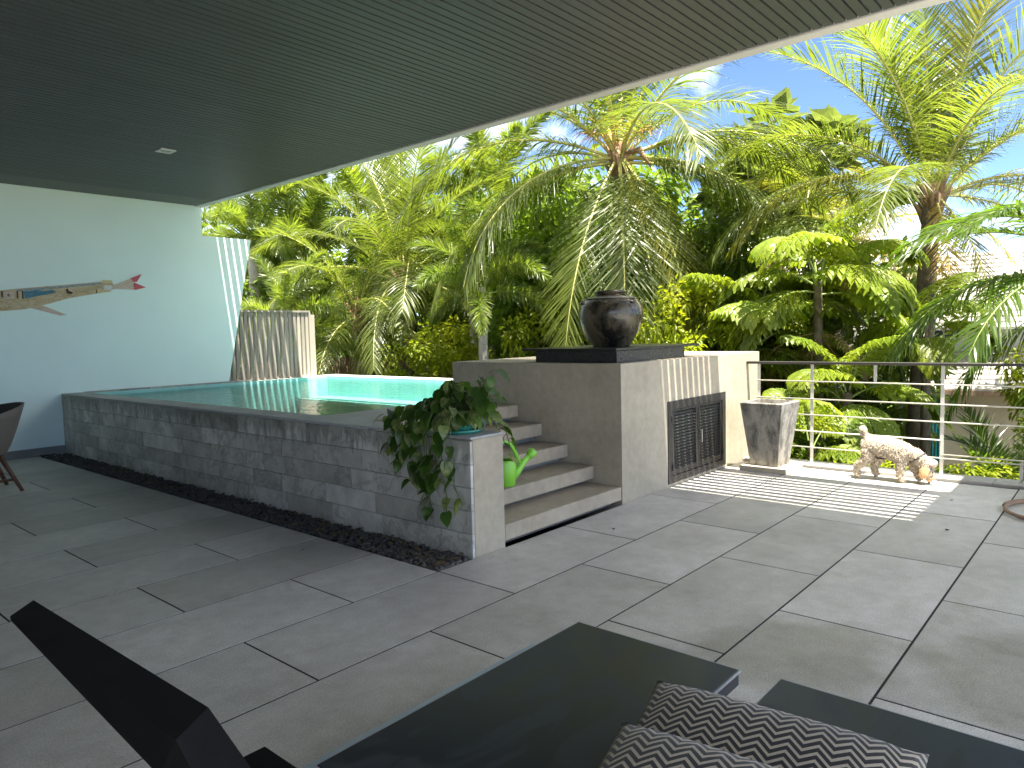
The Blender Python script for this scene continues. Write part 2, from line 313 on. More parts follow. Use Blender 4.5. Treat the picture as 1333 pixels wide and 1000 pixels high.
# ------------------------------------------------------------------ geometry helpers
class MB:
    def __init__(s): s.v = []; s.f = []; s.m = []; s.cur = 0
    def face(s, idx): s.f.append(tuple(idx)); s.m.append(s.cur)
    def box(s, x0, x1, y0, y1, z0, z1, c=0.0):
        b = len(s.v)
        if c <= 0:
            s.v += [(x, y, z) for z in (z0, z1) for y in (y0, y1) for x in (x0, x1)]
            for q in ((0, 2, 3, 1), (4, 5, 7, 6), (0, 1, 5, 4), (2, 6, 7, 3), (0, 4, 6, 2), (1, 3, 7, 5)): s.face([b+i for i in q])
        else:   # box with chamfered edges
            bm = bmesh.new(); bmesh.ops.create_cube(bm, size=1.0)
            for vv in bm.verts: vv.co = Vector(((x0+x1)/2+vv.co.x*(x1-x0), (y0+y1)/2+vv.co.y*(y1-y0), (z0+z1)/2+vv.co.z*(z1-z0)))
            bmesh.ops.bevel(bm, geom=list(bm.edges), offset=c, segments=2 if c > 0.012 else 1, affect='EDGES', profile=0.5)
            s.add_bm(bm)
        return s
    def add_bm(s, bm):
        b = len(s.v); bm.verts.ensure_lookup_table()
        for i, vv in enumerate(bm.verts): vv.index = i
        s.v += [tuple(vv.co) for vv in bm.verts]
        for fc in bm.faces: s.face([b+vv.index for vv in fc.verts])
        bm.free()
    def tube(s, pts, r, n=8, cap=True):
        pts = [Vector(p) for p in pts]; b0 = len(s.v); prev = None
        for i, p in enumerate(pts):
            t = (pts[min(i+1, len(pts)-1)] - pts[max(i-1, 0)]).normalized()
            if prev is None:
                a = Vector((0, 0, 1)) if abs(t.z) < 0.9 else Vector((1, 0, 0)); u = t.cross(a).normalized()
            else:
                u = (prev - t*prev.dot(t)); u = u.normalized() if u.length > 1e-6 else t.orthogonal().normalized()
            prev = u; wv = t.cross(u); rr = r[i] if isinstance(r, (list, tuple)) else r
            for k in range(n):
                a = 2*math.pi*k/n; s.v.append(tuple(p + u*(rr*math.cos(a)) + wv*(rr*math.sin(a))))
        for i in range(len(pts)-1):
            for k in range(n):
                a = b0+i*n+k; c = b0+i*n+(k+1) % n; s.face((a, c, c+n, a+n))
        if cap:
            s.face([b0+k for k in range(n)][::-1]); s.face([b0+(len(pts)-1)*n+k for k in range(n)])
        return s
    def lathe(s, prof, cx, cy, n=32, cap=True):
        b0 = len(s.v)
        for (r, z) in prof:
            for k in range(n):
                a = 2*math.pi*k/n; s.v.append((cx+r*math.cos(a), cy+r*math.sin(a), z))
        for i in range(len(prof)-1):
            for k in range(n):
                a = b0+i*n+k; c = b0+i*n+(k+1) % n; s.face((a, c, c+n, a+n))
        if cap:
            s.face([b0+k for k in range(n)][::-1]); s.face([b0+(len(prof)-1)*n+k for k in range(n)])
        return s
    def prism(s, poly, axis, a0, a1):
        """poly: 2-D outline; axis 'y' -> (x,z) outline, 'z' -> (x,y), 'x' -> (y,z)"""
        b = len(s.v); n = len(poly)
        def P(p, a): return {'y': (p[0], a, p[1]), 'z': (p[0], p[1], a), 'x': (a, p[0], p[1])}[axis]
        s.v += [P(p, a0) for p in poly] + [P(p, a1) for p in poly]
        s.face(range(b, b+n)); s.face(reversed(range(b+n, b+2*n)))
        for i in range(n): j = (i+1) % n; s.face((b+i, b+n+i, b+n+j, b+j))
        return s
    def mesh(s, name, mats, smooth=False):
        me = bpy.data.meshes.new(name); me.from_pydata(s.v, [], s.f)
        for m_ in (mats if isinstance(mats, (list, tuple)) else [mats]): me.materials.append(m_)
        if len(set(s.m)) > 1 or (s.m and s.m[0]): me.polygons.foreach_set('material_index', s.m)
        if smooth: me.polygons.foreach_set('use_smooth', [True]*len(me.polygons))
        me.update(); return me
    def build(s, name, mats, parent=None, smooth=False, fix=True):
        me = s.mesh(name, mats, smooth)
        if fix:
            bm = bmesh.new(); bm.from_mesh(me); bmesh.ops.recalc_face_normals(bm, faces=bm.faces); bm.to_mesh(me); bm.free()
        return link(name, me, parent)
def link(name, me, parent=None, loc=None, rz=None, s=None):
    o = bpy.data.objects.new(name, me); col.objects.link(o)
    if parent is not None: o.parent = parent
    if loc is not None: o.location = loc
    if rz is not None: o.rotation_euler = rz if isinstance(rz, (tuple, list)) else (0, 0, rz)
    if s is not None: o.scale = (s, s, s) if isinstance(s, (int, float)) else s
    return o
def tag(o, label=None, cat=None, group=None, kind=None):
    if label: o['label'] = label
    if cat: o['category'] = cat
    if group: o['group'] = group
    if kind: o['kind'] = kind
    return o
def thing(name, label, cat, loc=(0, 0, 0), group=None):
    o = bpy.data.objects.new(name, None); col.objects.link(o); o.location = loc; o.empty_display_size = 0.1
    return tag(o, label, cat, group)
def autosmooth(o, ang=35):
    me = o.data; me.polygons.foreach_set('use_smooth', [True]*len(me.polygons))
    try: me.set_sharp_from_angle(angle=R_(ang))
    except Exception: pass
    return o
def lbox(name, parent, mat_, x0, x1, y0, y1, z0, z1, c=0.0):
    return MB().box(x0, x1, y0, y1, z0, z1, c).build(name, mat_, parent)

G = -2.6                     # garden level below the terrace
YW, XP, YB, XB, XR, HC = 10.306, 3.149, 3.086, 4.865, 7.305, 3.312
YE = -1.1                    # right-hand end of the roof
rnd = random.Random(11)

# ================================================================== SETTING
# garden ground, one sheet to the horizon
gm = MB(); n = 60
gx = [-400, -150, -60] + [-20+i*2.0 for i in range(41)] + [90, 160, 420]
for x in gx:
    for y in gx:
        far = x < -20 or y < -20 or x > 62 or y > 62
        z = G + (0 if far else 0.12*mnoise.noise(Vector((x*0.3, y*0.3, 0))))
        gm.v.append((x, y, z))
L_ = len(gx)
for i in range(L_-1):
    for j in range(L_-1): gm.face((i*L_+j, (i+1)*L_+j, (i+1)*L_+j+1, i*L_+j+1))
tag(gm.build('ground', M['soil']), kind='structure')

# terrace floor: dark bed + single stone tiles with open joints
floor = MB().box(-3.2, 7.18, -4.0, YB-0.004, -0.30, -0.0016).box(-3.2, 2.84, YB-0.004, YW, -0.30, -0.0016).build('floor', M['grout'])
tag(floor, kind='structure')
y0f, pyf, x0f, pxf = 0.712, 0.593, 1.618, 0.615
for row in range(-8, 17):
    ya, yb = y0f+row*pyf+0.0055, y0f+(row+1)*pyf-0.0055
    if ya >= YW-0.01: continue
    yb = min(yb, YW-0.004)
    if ya < -4: ya = -3.998
    if yb <= ya+0.05: continue
    xmax = 7.176 if row < 4 else 2.838
    off = 0 if row % 2 else 1
    k = -10+off
    while True:
        xa = x0f+k*pxf+0.0058; xb = x0f+(k+2)*pxf-0.0058; k += 2
        if xa >= xmax: break
        xa = max(xa, -3.198); xb = min(xb, xmax)
        if xb-xa < 0.03: continue
        zt = rnd.uniform(-0.0004, 0.0006)
        MB().box(xa, xb, ya, yb, -0.008, zt).build('floor_tile', M['floor'], floor)

tag(lbox('side_terrace_bounce', None, M['bounce_paving'], -3.2, 7.18, -11.0, -4.004, -0.30, 0.0), kind='structure')  # unseen pale slab added to bounce sunlight in under the roof
# kerb along the drop and the terrace side wall
kerb = MB()
kerb = tag(thing('terrace_edge', None, None), kind='structure')
for i in range(12):
    ya = -4+i*0.7; yb = min(ya+0.696, YB-0.002)
    if yb-ya > 0.05: lbox('kerb_stone', kerb, M['kerb'], 7.18, 7.44, ya, yb, -0.05, 0.028, 0.004)
lbox('retaining_wall', kerb, M['conc'], 7.19, 7.42, -4.0, 10.6, G-0.1, -0.055)
lbox('retaining_wall', kerb, M['conc'], -3.2, 7.185, 10.52, 10.7, G-0.1, -0.055)
lbox('terrace_fill', kerb, M['grout'], -3.15, 7.15, -3.95, 10.25, -0.5, -0.31)

# house behind and above: ceiling, fascia, upper storey, sun louvres
ceil = MB().box(-3.2, 5.0, YE, YW-0.002, HC+0.03, HC+0.06).build('ceiling', M['void']); tag(ceil, kind='structure')
sm_ = MB().box(-3.19, 4.992, -0.0285, 0.0285, 0, 0.022).mesh('ceiling_slat', M['slat'])
yy = 9.66; i = 0
while yy > YE+0.05:
    link('ceiling_slat', sm_, ceil, (0, yy, HC+rnd.uniform(0, 0.0012))); yy -= 0.071; i += 1
lbox('ceiling_border', ceil, M['border'], -3.19, 4.992, 9.705, YW-0.012, HC, HC+0.025)
roof = tag(thing('roof', None, None), kind='structure')
lbox('fascia', roof, M['fascia'], 5.002, 5.112, YE, 10.5, HC-0.012, HC+0.34, 0.006)
lbox('roof_slab', roof, M['house'], -3.2, 5.0, YE, 10.5, HC+0.065, HC+0.335)
hb = tag(thing('house_wall', None, None), kind='structure')
lbox('back_wall', hb, M['glazing'], -3.4, -3.2, YE, 10.5, -0.3, HC+0.33)
lbox('upper_storey', hb, M['house'], -3.3, 4.93, YE, 10.45, HC+0.336, 6.4)
lbox('side_balcony', hb, M['house'], 4.935, 8.3, -1.1, 0.06, 3.86, 4.02)
lv = tag(thing('sun_louvre', None, None), kind='structure')
for k in range(-2, 9):
    x = 5.2+0.1125*k
    lbox('louvre_slat', lv, M['fascia'], x+0.0135, x+0.099 if k < 8 else x+0.20, 0.07, 10.9, 3.93, 3.955)
lbox('louvre_beam', lv, M['fascia'], 4.935, 6.32, 0.065, 0.12, 3.87, 3.929)
lbox('louvre_beam', lv, M['fascia'], 4.935, 6.32, 10.85, 10.95, 3.87, 3.929)

# recessed square ceiling light
cl = thing('ceiling_light', 'small square white recessed downlight in the dark slatted ceiling', 'ceiling light', (3.378, 7.505, HC))
f_ = MB()
for (a, b_, c_, d_) in ((-.075, .075, -.075, -.05), (-.075, .075, .05, .075), (-.075, -.05, -.05, .05), (.05, .075, -.05, .05)): f_.box(a, b_, c_, d_, -0.008, 0.004)
f_.build('frame', M['lamp'], cl)
MB().lathe([(0.048, -0.006), (0.046, -0.002), (0.03, 0.0), (0.002, 0.001)], 0, 0, 20).build('reflector', M['lamp_in'], cl)

# left boundary wall with slanted outer end
wl = thing('boundary_wall', 'white wall tinted aqua as by pool light, with slanted outer end beside the pool', 'wall', (0, YW, 0))
MB().prism([(-3.2, -0.3), (5.07, -0.3), (5.16, -0.3), (5.855, 2.897), (5.094, 2.897), (5.094, HC+0.05), (-3.2, HC+0.05)], 'y', 0.0, 0.2).build('wall_panel', M['wall'], wl)
lbox('skirting', wl, M['skirt_and_riser_shade'], -3.2, XP-0.002, -0.016, -0.002, -0.005, 0.10)

# ================================================================== POOL
pool = thing('raised_pool', 'raised swimming pool clad in grey veined marble tiles with turquoise basin', 'pool')
lbox('wall_core', pool, M['conc'], XP+0.022, 3.40, 3.42, YW-0.002, -0.2, 0.728)
# end pier in smooth render
MB().box(XP+0.018, 3.452, YB, 3.418, -0.2, 0.742, 0.006).build('pier', M['conc'], pool)
lbox('pier_cap', pool, M['coping'], XP-0.002, 3.455, YB-0.003, 3.5, 0.743, 0.757, 0.003)
# marble cladding
rows = 5; zh = 0.733/rows
for r in range(rows):
    y = YB+0.004 - rnd.uniform(0, 0.25)
    while y < YW:
        Lw = rnd.choice((0.3, 0.3, 0.45, 0.6, 0.6))
        a = max(y, YB+0.004); b_ = min(y+Lw-0.003, YW-0.002)
        if b_-a > 0.02:
            d = rnd.uniform(0, 0.003)
            lbox('marble_tile', pool, M['marble'], XP-d, XP+0.020, a, b_, r*zh+0.0015-(0.05 if r == 0 else 0), (r+1)*zh-0.0015, 0.0015)
        y += Lw
y = 3.5
while y < YW-0.01:
    b_ = min(y+0.6, YW-0.003); lbox('coping_stone', pool, M['coping'], XP-0.004, 3.402, y+0.0015, b_-0.0015, 0.7345, 0.7565+rnd.uniform(-.0006, .0006), 0.003); y += 0.6
# basin
bs = MB(); zb = -0.45
X0, X1, Y0, Y1 = 3.405, 7.03, 5.03, 10.165
bs.v += [(X0, Y0, zb), (X1, Y0, zb), (X1, Y1, zb), (X0, Y1, zb), (X0, Y0, .745), (X1, Y0, .745), (X1, Y1, .745), (X0, Y1, .745)]
for q in ((0, 1, 2, 3), (0, 4, 5, 1), (1, 5, 6, 2), (2, 6, 7, 3), (3, 7, 4, 0)): bs.face(q)
bs.build('basin', M['basin'], pool, fix=False)
lbox('basin_bench', pool, M['basin'], 6.45, 7.028, 5.05, 10.16, zb+.01, 0.42)
lbox('deck_slab', pool, M['coping'], 3.4045, XB-0.003, 4.42, 5.028, 0.60, 0.752, 0.004)
lbox('deck_slab', pool, M['coping'], XB-0.002, 7.4, 5.00, 5.028, 0.60, 0.752)
for i in range(6):
    a = 3.41+i*0.39; lbox('waterline_tile', pool, M['marble'], a, a+0.387, 10.168, YW-0.002, 0.60, 0.762+rnd.uniform(-.001, .001), 0.002)
for i in range(4):
    a = 5.76+i*0.42; lbox('coping_stone', pool, M['coping_white'], a, a+0.417, 10.168, 10.50, 0.60, 0.742, 0.004)
for i in range(9):
    a = 5.03+i*0.57; lbox('coping_stone', pool, M['coping_white'], 7.032, 7.38, a+.002, a+0.567, 0.60, 0.742, 0.004)
lbox('outer_wall', pool, M['conc'], 7.06, 7.36, 4.99, 10.5, -0.05, 0.598)
lbox('outer_wall', pool, M['conc'], 5.2, 7.055, 10.2, 10.5, -0.3, 0.598)
lbox('outer_wall', pool, M['conc'], 3.41, 7.055, 4.72, 5.02, -0.3, 0.598)
wt = MB(); nx, ny = 8, 10
for i in range(nx+1):
    for j in range(ny+1): wt.v.append((X0+.002+(X1-X0-.004)*i/nx, Y0+.002+(Y1-Y0-.004)*j/ny, 0.702))
for i in range(nx):
    for j in range(ny): wt.face((i*(ny+1)+j, (i+1)*(ny+1)+j, (i+1)*(ny+1)+j+1, i*(ny+1)+j+1))
tag(wt.build('water', M['water']), kind='structure')

# gravel strip at the foot of the marble wall
gb = MB().box(2.845, XP+0.015, YB+0.0, YW-0.004, -0.28, -0.02).build('gravel_bed', M['grout']); tag(gb, kind='structure')
pb = []
for k in range(4):
    bm = bmesh.new(); bmesh.ops.create_icosphere(bm, subdivisions=1, radius=1.0)
    for vv in bm.verts: vv.co *= 1+0.25*mnoise.noise(vv.co*1.7+Vector((k*9, 0, 0)))
    me = bpy.data.meshes.new('pebble'); bm.to_mesh(me); bm.free(); me.materials.append(M['gravel']); pb.append(me)
gs = MB()
for i in range(3400):
    x = rnd.uniform(2.86, XP-0.012); y = YB+0.015+(YW-YB-0.03)*rnd.random()**1.5
    s_ = rnd.uniform(0.011, 0.024); me = pb[i % 4]; b0 = len(gs.v); rot = Matrix.Rotation(rnd.uniform(0, 6.28), 3, 'Z')
    zz = -0.014+rnd.uniform(0, 0.022)
    for vv in me.vertices:
        q = rot @ Vector((vv.co.x*s_, vv.co.y*s_*0.8, vv.co.z*s_*0.55)); gs.v.append((x+q.x, y+q.y, zz+q.z))
    for p in me.polygons: gs.face([b0+v_ for v_ in p.vertices])
dl = MB()
for i in range(150):
    x = rnd.uniform(2.87, XP-0.03); y = YB+0.03+5.5*rnd.random()**1.6; a = rnd.uniform(0, 6.28); l = rnd.uniform(0.018, 0.04); z = 0.018+rnd.uniform(0, .012); b0 = len(dl.v)
    dx, dy = math.cos(a)*l, math.sin(a)*l
    dl.v += [(x-dx, y-dy, z), (x+dy*.4, y-dx*.4, z+rnd.uniform(0, .01)), (x+dx, y+dy, z+rnd.uniform(0, .012)), (x-dy*.4, y+dx*.4, z+rnd.uniform(0, .01))]
    dl.face((b0, b0+1, b0+2, b0+3))
tag(dl.build('leaf_litter', M['dead'], fix=False), 'dry brown leaf litter scattered over the dark pebbles', 'leaf litter', kind='stuff')
tag(gs.build('pebbles', M['gravel'], smooth=True, fix=False), 'dark brown pebbles filling the strip below the marble pool wall', 'pebbles', kind='stuff')

# ================================================================== STEPS
st = thing('stone_steps', 'five thick stone steps rising between the pool pier and concrete block', 'steps')
tops = (0.141, 0.289, 0.445, 0.604, 0.752); ys = (3.092, 3.348, 3.61, 3.884, 4.15)
for k in range(5):
    yend = 4.42 if k == 4 else ys[k+1]+0.20
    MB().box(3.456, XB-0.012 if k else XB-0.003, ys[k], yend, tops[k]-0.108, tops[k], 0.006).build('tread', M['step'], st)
    lbox('riser', st, M['skirt_and_riser_shade'], 3.46, XB-0.006, ys[k]+0.10, ys[k]+0.14, -0.02 if k == 0 else tops[k-1]+0.0005, tops[k]-0.1085)  # darker grey here imitates the shade below each tread

# ================================================================== CONCRETE BLOCK with louvre doors
bk = thing('concrete_block', 'big grey rendered block with double louvre doors beside the steps', 'block', (XB, YB, 0))
VX0, VX1, VZ0, VZ1 = 5.605, 6.765, 0.03, 0.758
bb = MB(); Yk = 4.98; D = YB+0.16
bb.box(XB, VX0, YB, D, -0.3, 1.125); bb.box(VX1, 7.62, YB, D, -0.3, 1.125)
bb.box(VX0+.001, VX1-.001, YB+.001, D, VZ1, 1.1245); bb.box(VX0+.001, VX1-.001, YB+.001, D, -0.3, VZ0)
bb.box(XB+.001, 7.619, D+0.001, Yk, -0.3, 1.1245)
o = bb.build('body', M['conc'], bk); o.location = (-XB, -YB, 0)
def loc_box(nm, par, mt, *a): 
    o = lbox(nm, par, mt, *a); 
    return o
def shift(o): o.location = (-XB, -YB, 0); return o
fr = MB(); fy0, fy1 = YB-0.008, YB+0.06
fr.box(VX0, VX0+0.07, fy0, fy1, VZ0, VZ1); fr.box(VX1-0.07, VX1, fy0, fy1, VZ0, VZ1)
fr.box(VX0+0.07, VX1-0.07, fy0, fy1, VZ1-0.075, VZ1); fr.box(VX0+0.07, VX1-0.07, fy0, fy1, VZ0, VZ0+0.06)
shift(fr.build('door_frame', M['vent'], bk))
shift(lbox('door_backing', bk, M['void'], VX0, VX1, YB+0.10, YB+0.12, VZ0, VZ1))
for di, (dx0, dx1) in enumerate(((5.679, 6.183), (6.187, 6.691))):
    dr = MB(); a, b_ = VZ0+0.064, VZ1-0.079; dy0, dy1 = YB+0.002, YB+0.04; w_ = 0.042
    dr.box(dx0, dx0+w_, dy0, dy1, a, b_); dr.box(dx1-w_, dx1, dy0, dy1, a, b_)
    dr.box(dx0+w_, dx1-w_, dy0, dy1, b_-0.02, b_); dr.box(dx0+w_, dx1-w_, dy0, dy1, a, a+0.05)
    d_ = shift(dr.build('louvre_door', M['vent'], bk))
    ns = 18; z_ = a+0.052; hh = (b_-0.02-a-0.052)/ns
    lm = MB(); x0, x1 = dx0+w_+0.001, dx1-w_-0.001
    pr = [(dy0+0.004, 0.0), (dy0+0.009, -0.002), (dy1-0.002, hh*1.15), (dy1-0.007, hh*1.15+0.004)]
    lm.prism(pr, 'x', x0, x1); sme = lm.mesh('louvre_slat', M['vent'])
    for q in range(ns): link('slat', sme, d_, (0, 0, z_+q*hh))
    if di == 1:
        hd = MB().tube([(dx0+0.018, dy0-0.03, 0.33), (dx0+0.018, dy0-0.03, 0.45)], 0.006, 8)
        hd.tube([(dx0+0.018, dy0-0.03, 0.345), (dx0+0.018, dy0+0.004, 0.345)], 0.004, 6); hd.tube([(dx0+0.018, dy0-0.03, 0.435), (dx0+0.018, dy0+0.004, 0.435)], 0.004, 6)
        hd.build('handle', M['steel'], d_)
    hx = dx0-0.004 if di == 0 else dx1+0.004
    for hz_ in (0.17, 0.60): MB().tube([(hx, dy0-0.012, hz_-0.03), (hx, dy0-0.012, hz_+0.03)], 0.009, 8).build('hinge', M['vent'], d_)

# black fountain pedestal and jar
pd = thing('fountain_plinth', 'low black stone fountain plinth with thin overhanging slab on the block', 'plinth', (5.6, 3.6, 1.1255))
o = MB().box(4.99, 6.15, 3.2, 4.05, 1.1255, 1.2265, 0.003).build('base', M['wet_stone'], pd); o.location = (-5.6, -3.6, -1.1255)
o = MB().box(4.93, 6.38, 3.165, 4.16, 1.227, 1.246, 0.003).build('top_slab', M['black_stone'], pd); o.location = (-5.6, -3.6, -1.1255)
jar = thing('glazed_jar', 'large round dark glazed jar standing on the black fountain plinth', 'jar', (5.53, 3.605, 1.246))
prof = [(0.16, 0.0), (0.168, 0.012), (0.20, 0.06), (0.25, 0.14), (0.283, 0.23), (0.291, 0.30), (0.28, 0.36), (0.25, 0.408), (0.215, 0.434), (0.20, 0.44), (0.165, 0.452), (0.135, 0.462), (0.126, 0.47), (0.128, 0.478)]
MB().lathe(prof, 0, 0, 56).build('body', M['glaze'], jar, True)
MB().lathe([(0.236, 0.418), (0.241, 0.421), (0.243, 0.426), (0.236, 0.430), (0.225, 0.431)], 0, 0, 56, False).build('shoulder_ring', M['glaze'], jar, True)
MB().lathe([(0.12, 0.474), (0.142, 0.478), (0.148, 0.488), (0.142, 0.498), (0.12, 0.50), (0.108, 0.494), (0.104, 0.47), (0.108, 0.43)], 0, 0, 56, False).build('rim', M['glaze'], jar, True)
for a in (200, 260, 320, 20, 80, 140):
    q = Vector((0.262*math.cos(R_(a)), 0.262*math.sin(R_(a)), 0.392)); t_ = Vector((-math.sin(R_(a)), math.cos(R_(a)), 0)); rd = Vector((math.cos(R_(a)), math.sin(R_(a)), 0))
    MB().tube([q-t_*0.03-rd*0.01, q-t_*0.022+rd*0.012, q+t_*0.022+rd*0.012, q+t_*0.03-rd*0.01], 0.009, 8).build('lug', M['glaze'], jar, True)

# tapered planter on its slab
pt = thing('tapered_planter', 'empty square tapered concrete planter on a low slab by the railing', 'planter', (6.93, 2.70, 0))
MB().box(-0.22, 0.24, -0.235, 0.215, 0.0, 0.045, 0.004).build('base_slab', M['conc'], pt)
pp = MB(); bmr = 0.135; tpr = 0.208; z0, z1 = 0.046, 0.665
def ring(r, z): return [(-r, -r, z), (r, -r, z), (r, r, z), (-r, r, z)]
lv_ = [ring(bmr, z0), ring(tpr, z1-0.01), ring(tpr-0.006, z1), ring(tpr-0.030, z1), ring(tpr-0.04, z1-0.10), ring(bmr-0.02, z1-0.25)]
for rr in lv_: pp.v += rr
pp.face((3, 2, 1, 0))
for i in range(len(lv_)-1):
    for k in range(4): a = i*4+k; b_ = i*4+(k+1) % 4; pp.face((a, b_, b_+4, a+4))
pp.face([(len(lv_)-1)*4+k for k in range(4)])
pp.build('pot', M['pot'], pt, fix=False).rotation_euler = (0, 0, R_(-3))

# ================================================================== RAILING
rl = thing('balustrade', 'metal railing with dark flat handrail and thin horizontal bars', 'railing', (XR, 0, 0))
lbox('handrail', rl, M['vent'], -0.028, 0.028, -4.0, YB-0.001, 1.008, 1.034, 0.004)
for y in (2.96, 2.425, 1.30, 0.2, -1.0, -2.2, -3.4): lbox('post', rl, M['steel_white'], -0.006, 0.006, y-0.014, y+0.014, 0.026, 1.0075)
lbox('short_post', rl, M['steel_white'], -0.005, 0.005, 1.838, 1.864, 0.846, 1.0075)
lbox('short_post', rl, M['steel_white'], -0.005, 0.005, 0.70, 0.726, 0.03, 0.20)
for z in (0.84, 0.665, 0.508, 0.345, 0.185):
    y0 = 1.30 if z == 0.345 else -4.0
    MB().tube([(-0.012, y0, z), (-0.012, 2.985, z)], 0.0065, 8).build('bar', M['steel_white'], rl, True)
MB().tube([(-0.012, -4, 0.218), (-0.012, 1.3, 0.218)], 0.006, 8).build('bar', M['steel_white'], rl, True)

# vertical slat fence beyond the wall
fc = thing('slat_fence', 'weathered vertical timber slat fence panel beyond the slanted wall end', 'fence', (0, 10.36, 0.742))
o = lbox('top_rail', fc, M['fence'], 5.2, 6.86, -0.035, 0.035, 1.055, 1.085)
lbox('bottom_rail', fc, M['fence'], 5.3, 6.83, -0.02, 0.02, 0.0, 0.03)
lbox('post', fc, M['fence'], 6.83, 6.862, -0.04, 0.04, 0.0, 1.0545); lbox('post', fc, M['fence'], 6.865, 6.96, 0.0, 0.05, 0.0, 1.02)
x = 5.40
me = MB().box(0, 0.048, -0.016, 0.016, 0.031, 1.054).mesh('slat', M['fence'])
while x < 6.80:
    link('slat', me, fc, (x, 0, 0)); x += 0.0765

# ================================================================== FISH ART
fi = thing('wooden_fish', 'painted wooden fish wall ornament with rose red forked tail', 'wall art', (3.0, YW, 2.0))
def fp(name, poly, m_, d0, d1):
    o = MB().prism(poly, 'y', YW-d0, YW-d1).build(name, m_, fi); o.location = (-3.0, -YW, -2.0); return o
fp('body_plank', [(1.62, 1.93), (1.75, 2.05), (2.0, 2.08), (2.30, 2.02), (2.578, 2.039), (2.69, 2.057), (3.225, 2.122), (3.692, 2.18), (3.82, 2.185), (3.845, 2.146), (3.842, 2.087), (3.684, 2.038), (3.296, 1.96), (3.076, 1.888), (2.812, 1.819), (2.563, 1.795), (2.2, 1.77), (1.85, 1.80)], M['fish'], 0.027, 0.004)
fp('back_strip', [(2.74, 2.05), (3.225, 2.110), (3.692, 2.172), (3.69, 2.150), (3.22, 2.085), (2.74, 2.025)], M['fish_grey'], 0.031, 0.0265)
fp('tail', [(3.835, 2.140), (4.03, 2.222), (4.10, 2.25), (4.085, 2.19), (4.10, 2.115), (4.09, 2.092), (3.842, 2.095)], M['fish_pale'], 0.024, 0.006)
fp('tail_tip', [(4.06, 2.24), (4.209, 2.304), (4.139, 2.196), (4.095, 2.194)], M['fish_red'], 0.0265, 0.008)
fp('tail_tip', [(4.105, 2.185), (4.254, 2.126), (4.125, 2.09), (4.095, 2.10)], M['fish_red'], 0.0265, 0.008)
fp('tail_joint', [(3.712, 2.135), (3.826, 2.142), (3.826, 2.085), (3.712, 2.072)], M['fish_white'], 0.033, 0.0268)
fp('fin', [(2.864, 1.838), (3.008, 1.866), (3.263, 1.75), (3.201, 1.743)], M['fish_pale'], 0.022, 0.006)
fp('top_fin', [(3.66, 2.168), (3.72, 2.205), (3.83, 2.204), (3.82, 2.17)], M['fish_yellow'], 0.03, 0.0265)
fp('yellow_patch', [(3.635, 2.085), (3.72, 2.07), (3.83, 2.06), (3.70, 2.04), (3.635, 2.028)], M['fish_yellow'], 0.031, 0.0268)
fp('eye_plate', [(2.607, 2.022), (2.705, 2.030), (2.71, 1.945), (2.612, 1.935)], M['fish_pale'], 0.032, 0.0268)
o = MB().tube([(2.655, YW-0.036, 1.985), (2.655, YW-0.030, 1.985)], 0.016, 14).build('eye', M['fish_dark'], fi); o.location = (-3.0, -YW, -2.0)
o = MB().tube([(2.659, YW-0.038, 1.985), (2.659, YW-0.0358, 1.985)], 0.009, 12).build('eye_centre', M['fish_pale'], fi); o.location = (-3.0, -YW, -2.0)
for q, (x, h_) in enumerate(((2.578, .075), (2.735, .08), (2.79, .085))):
    fp('batten', [(x, 2.03+q*.004), (x+0.016, 2.03+q*.004), (x+0.016, 2.03-h_), (x, 2.03-h_)], M['fish_dark'], 0.0315, 0.0268)
fp('blue_patch', [(2.81, 2.045), (2.95, 2.055), (3.02, 2.045), (3.13, 2.06), (3.16, 2.03), (3.06, 2.0), (2.98, 1.985), (2.90, 1.965), (2.815, 1.945)], M['fish_blue'], 0.0305, 0.0268)
fp('dark_patch', [(3.27, 2.07), (3.295, 2.082), (3.30, 2.055), (3.352, 2.035), (3.33, 2.012), (3.28, 2.022)], M['fish_dark'], 0.03, 0.0268)
fp('dark_nick', [(3.621, 2.078), (3.632, 2.076), (3.632, 2.03), (3.621, 2.031)], M['fish_dark'], 0.03, 0.0268)

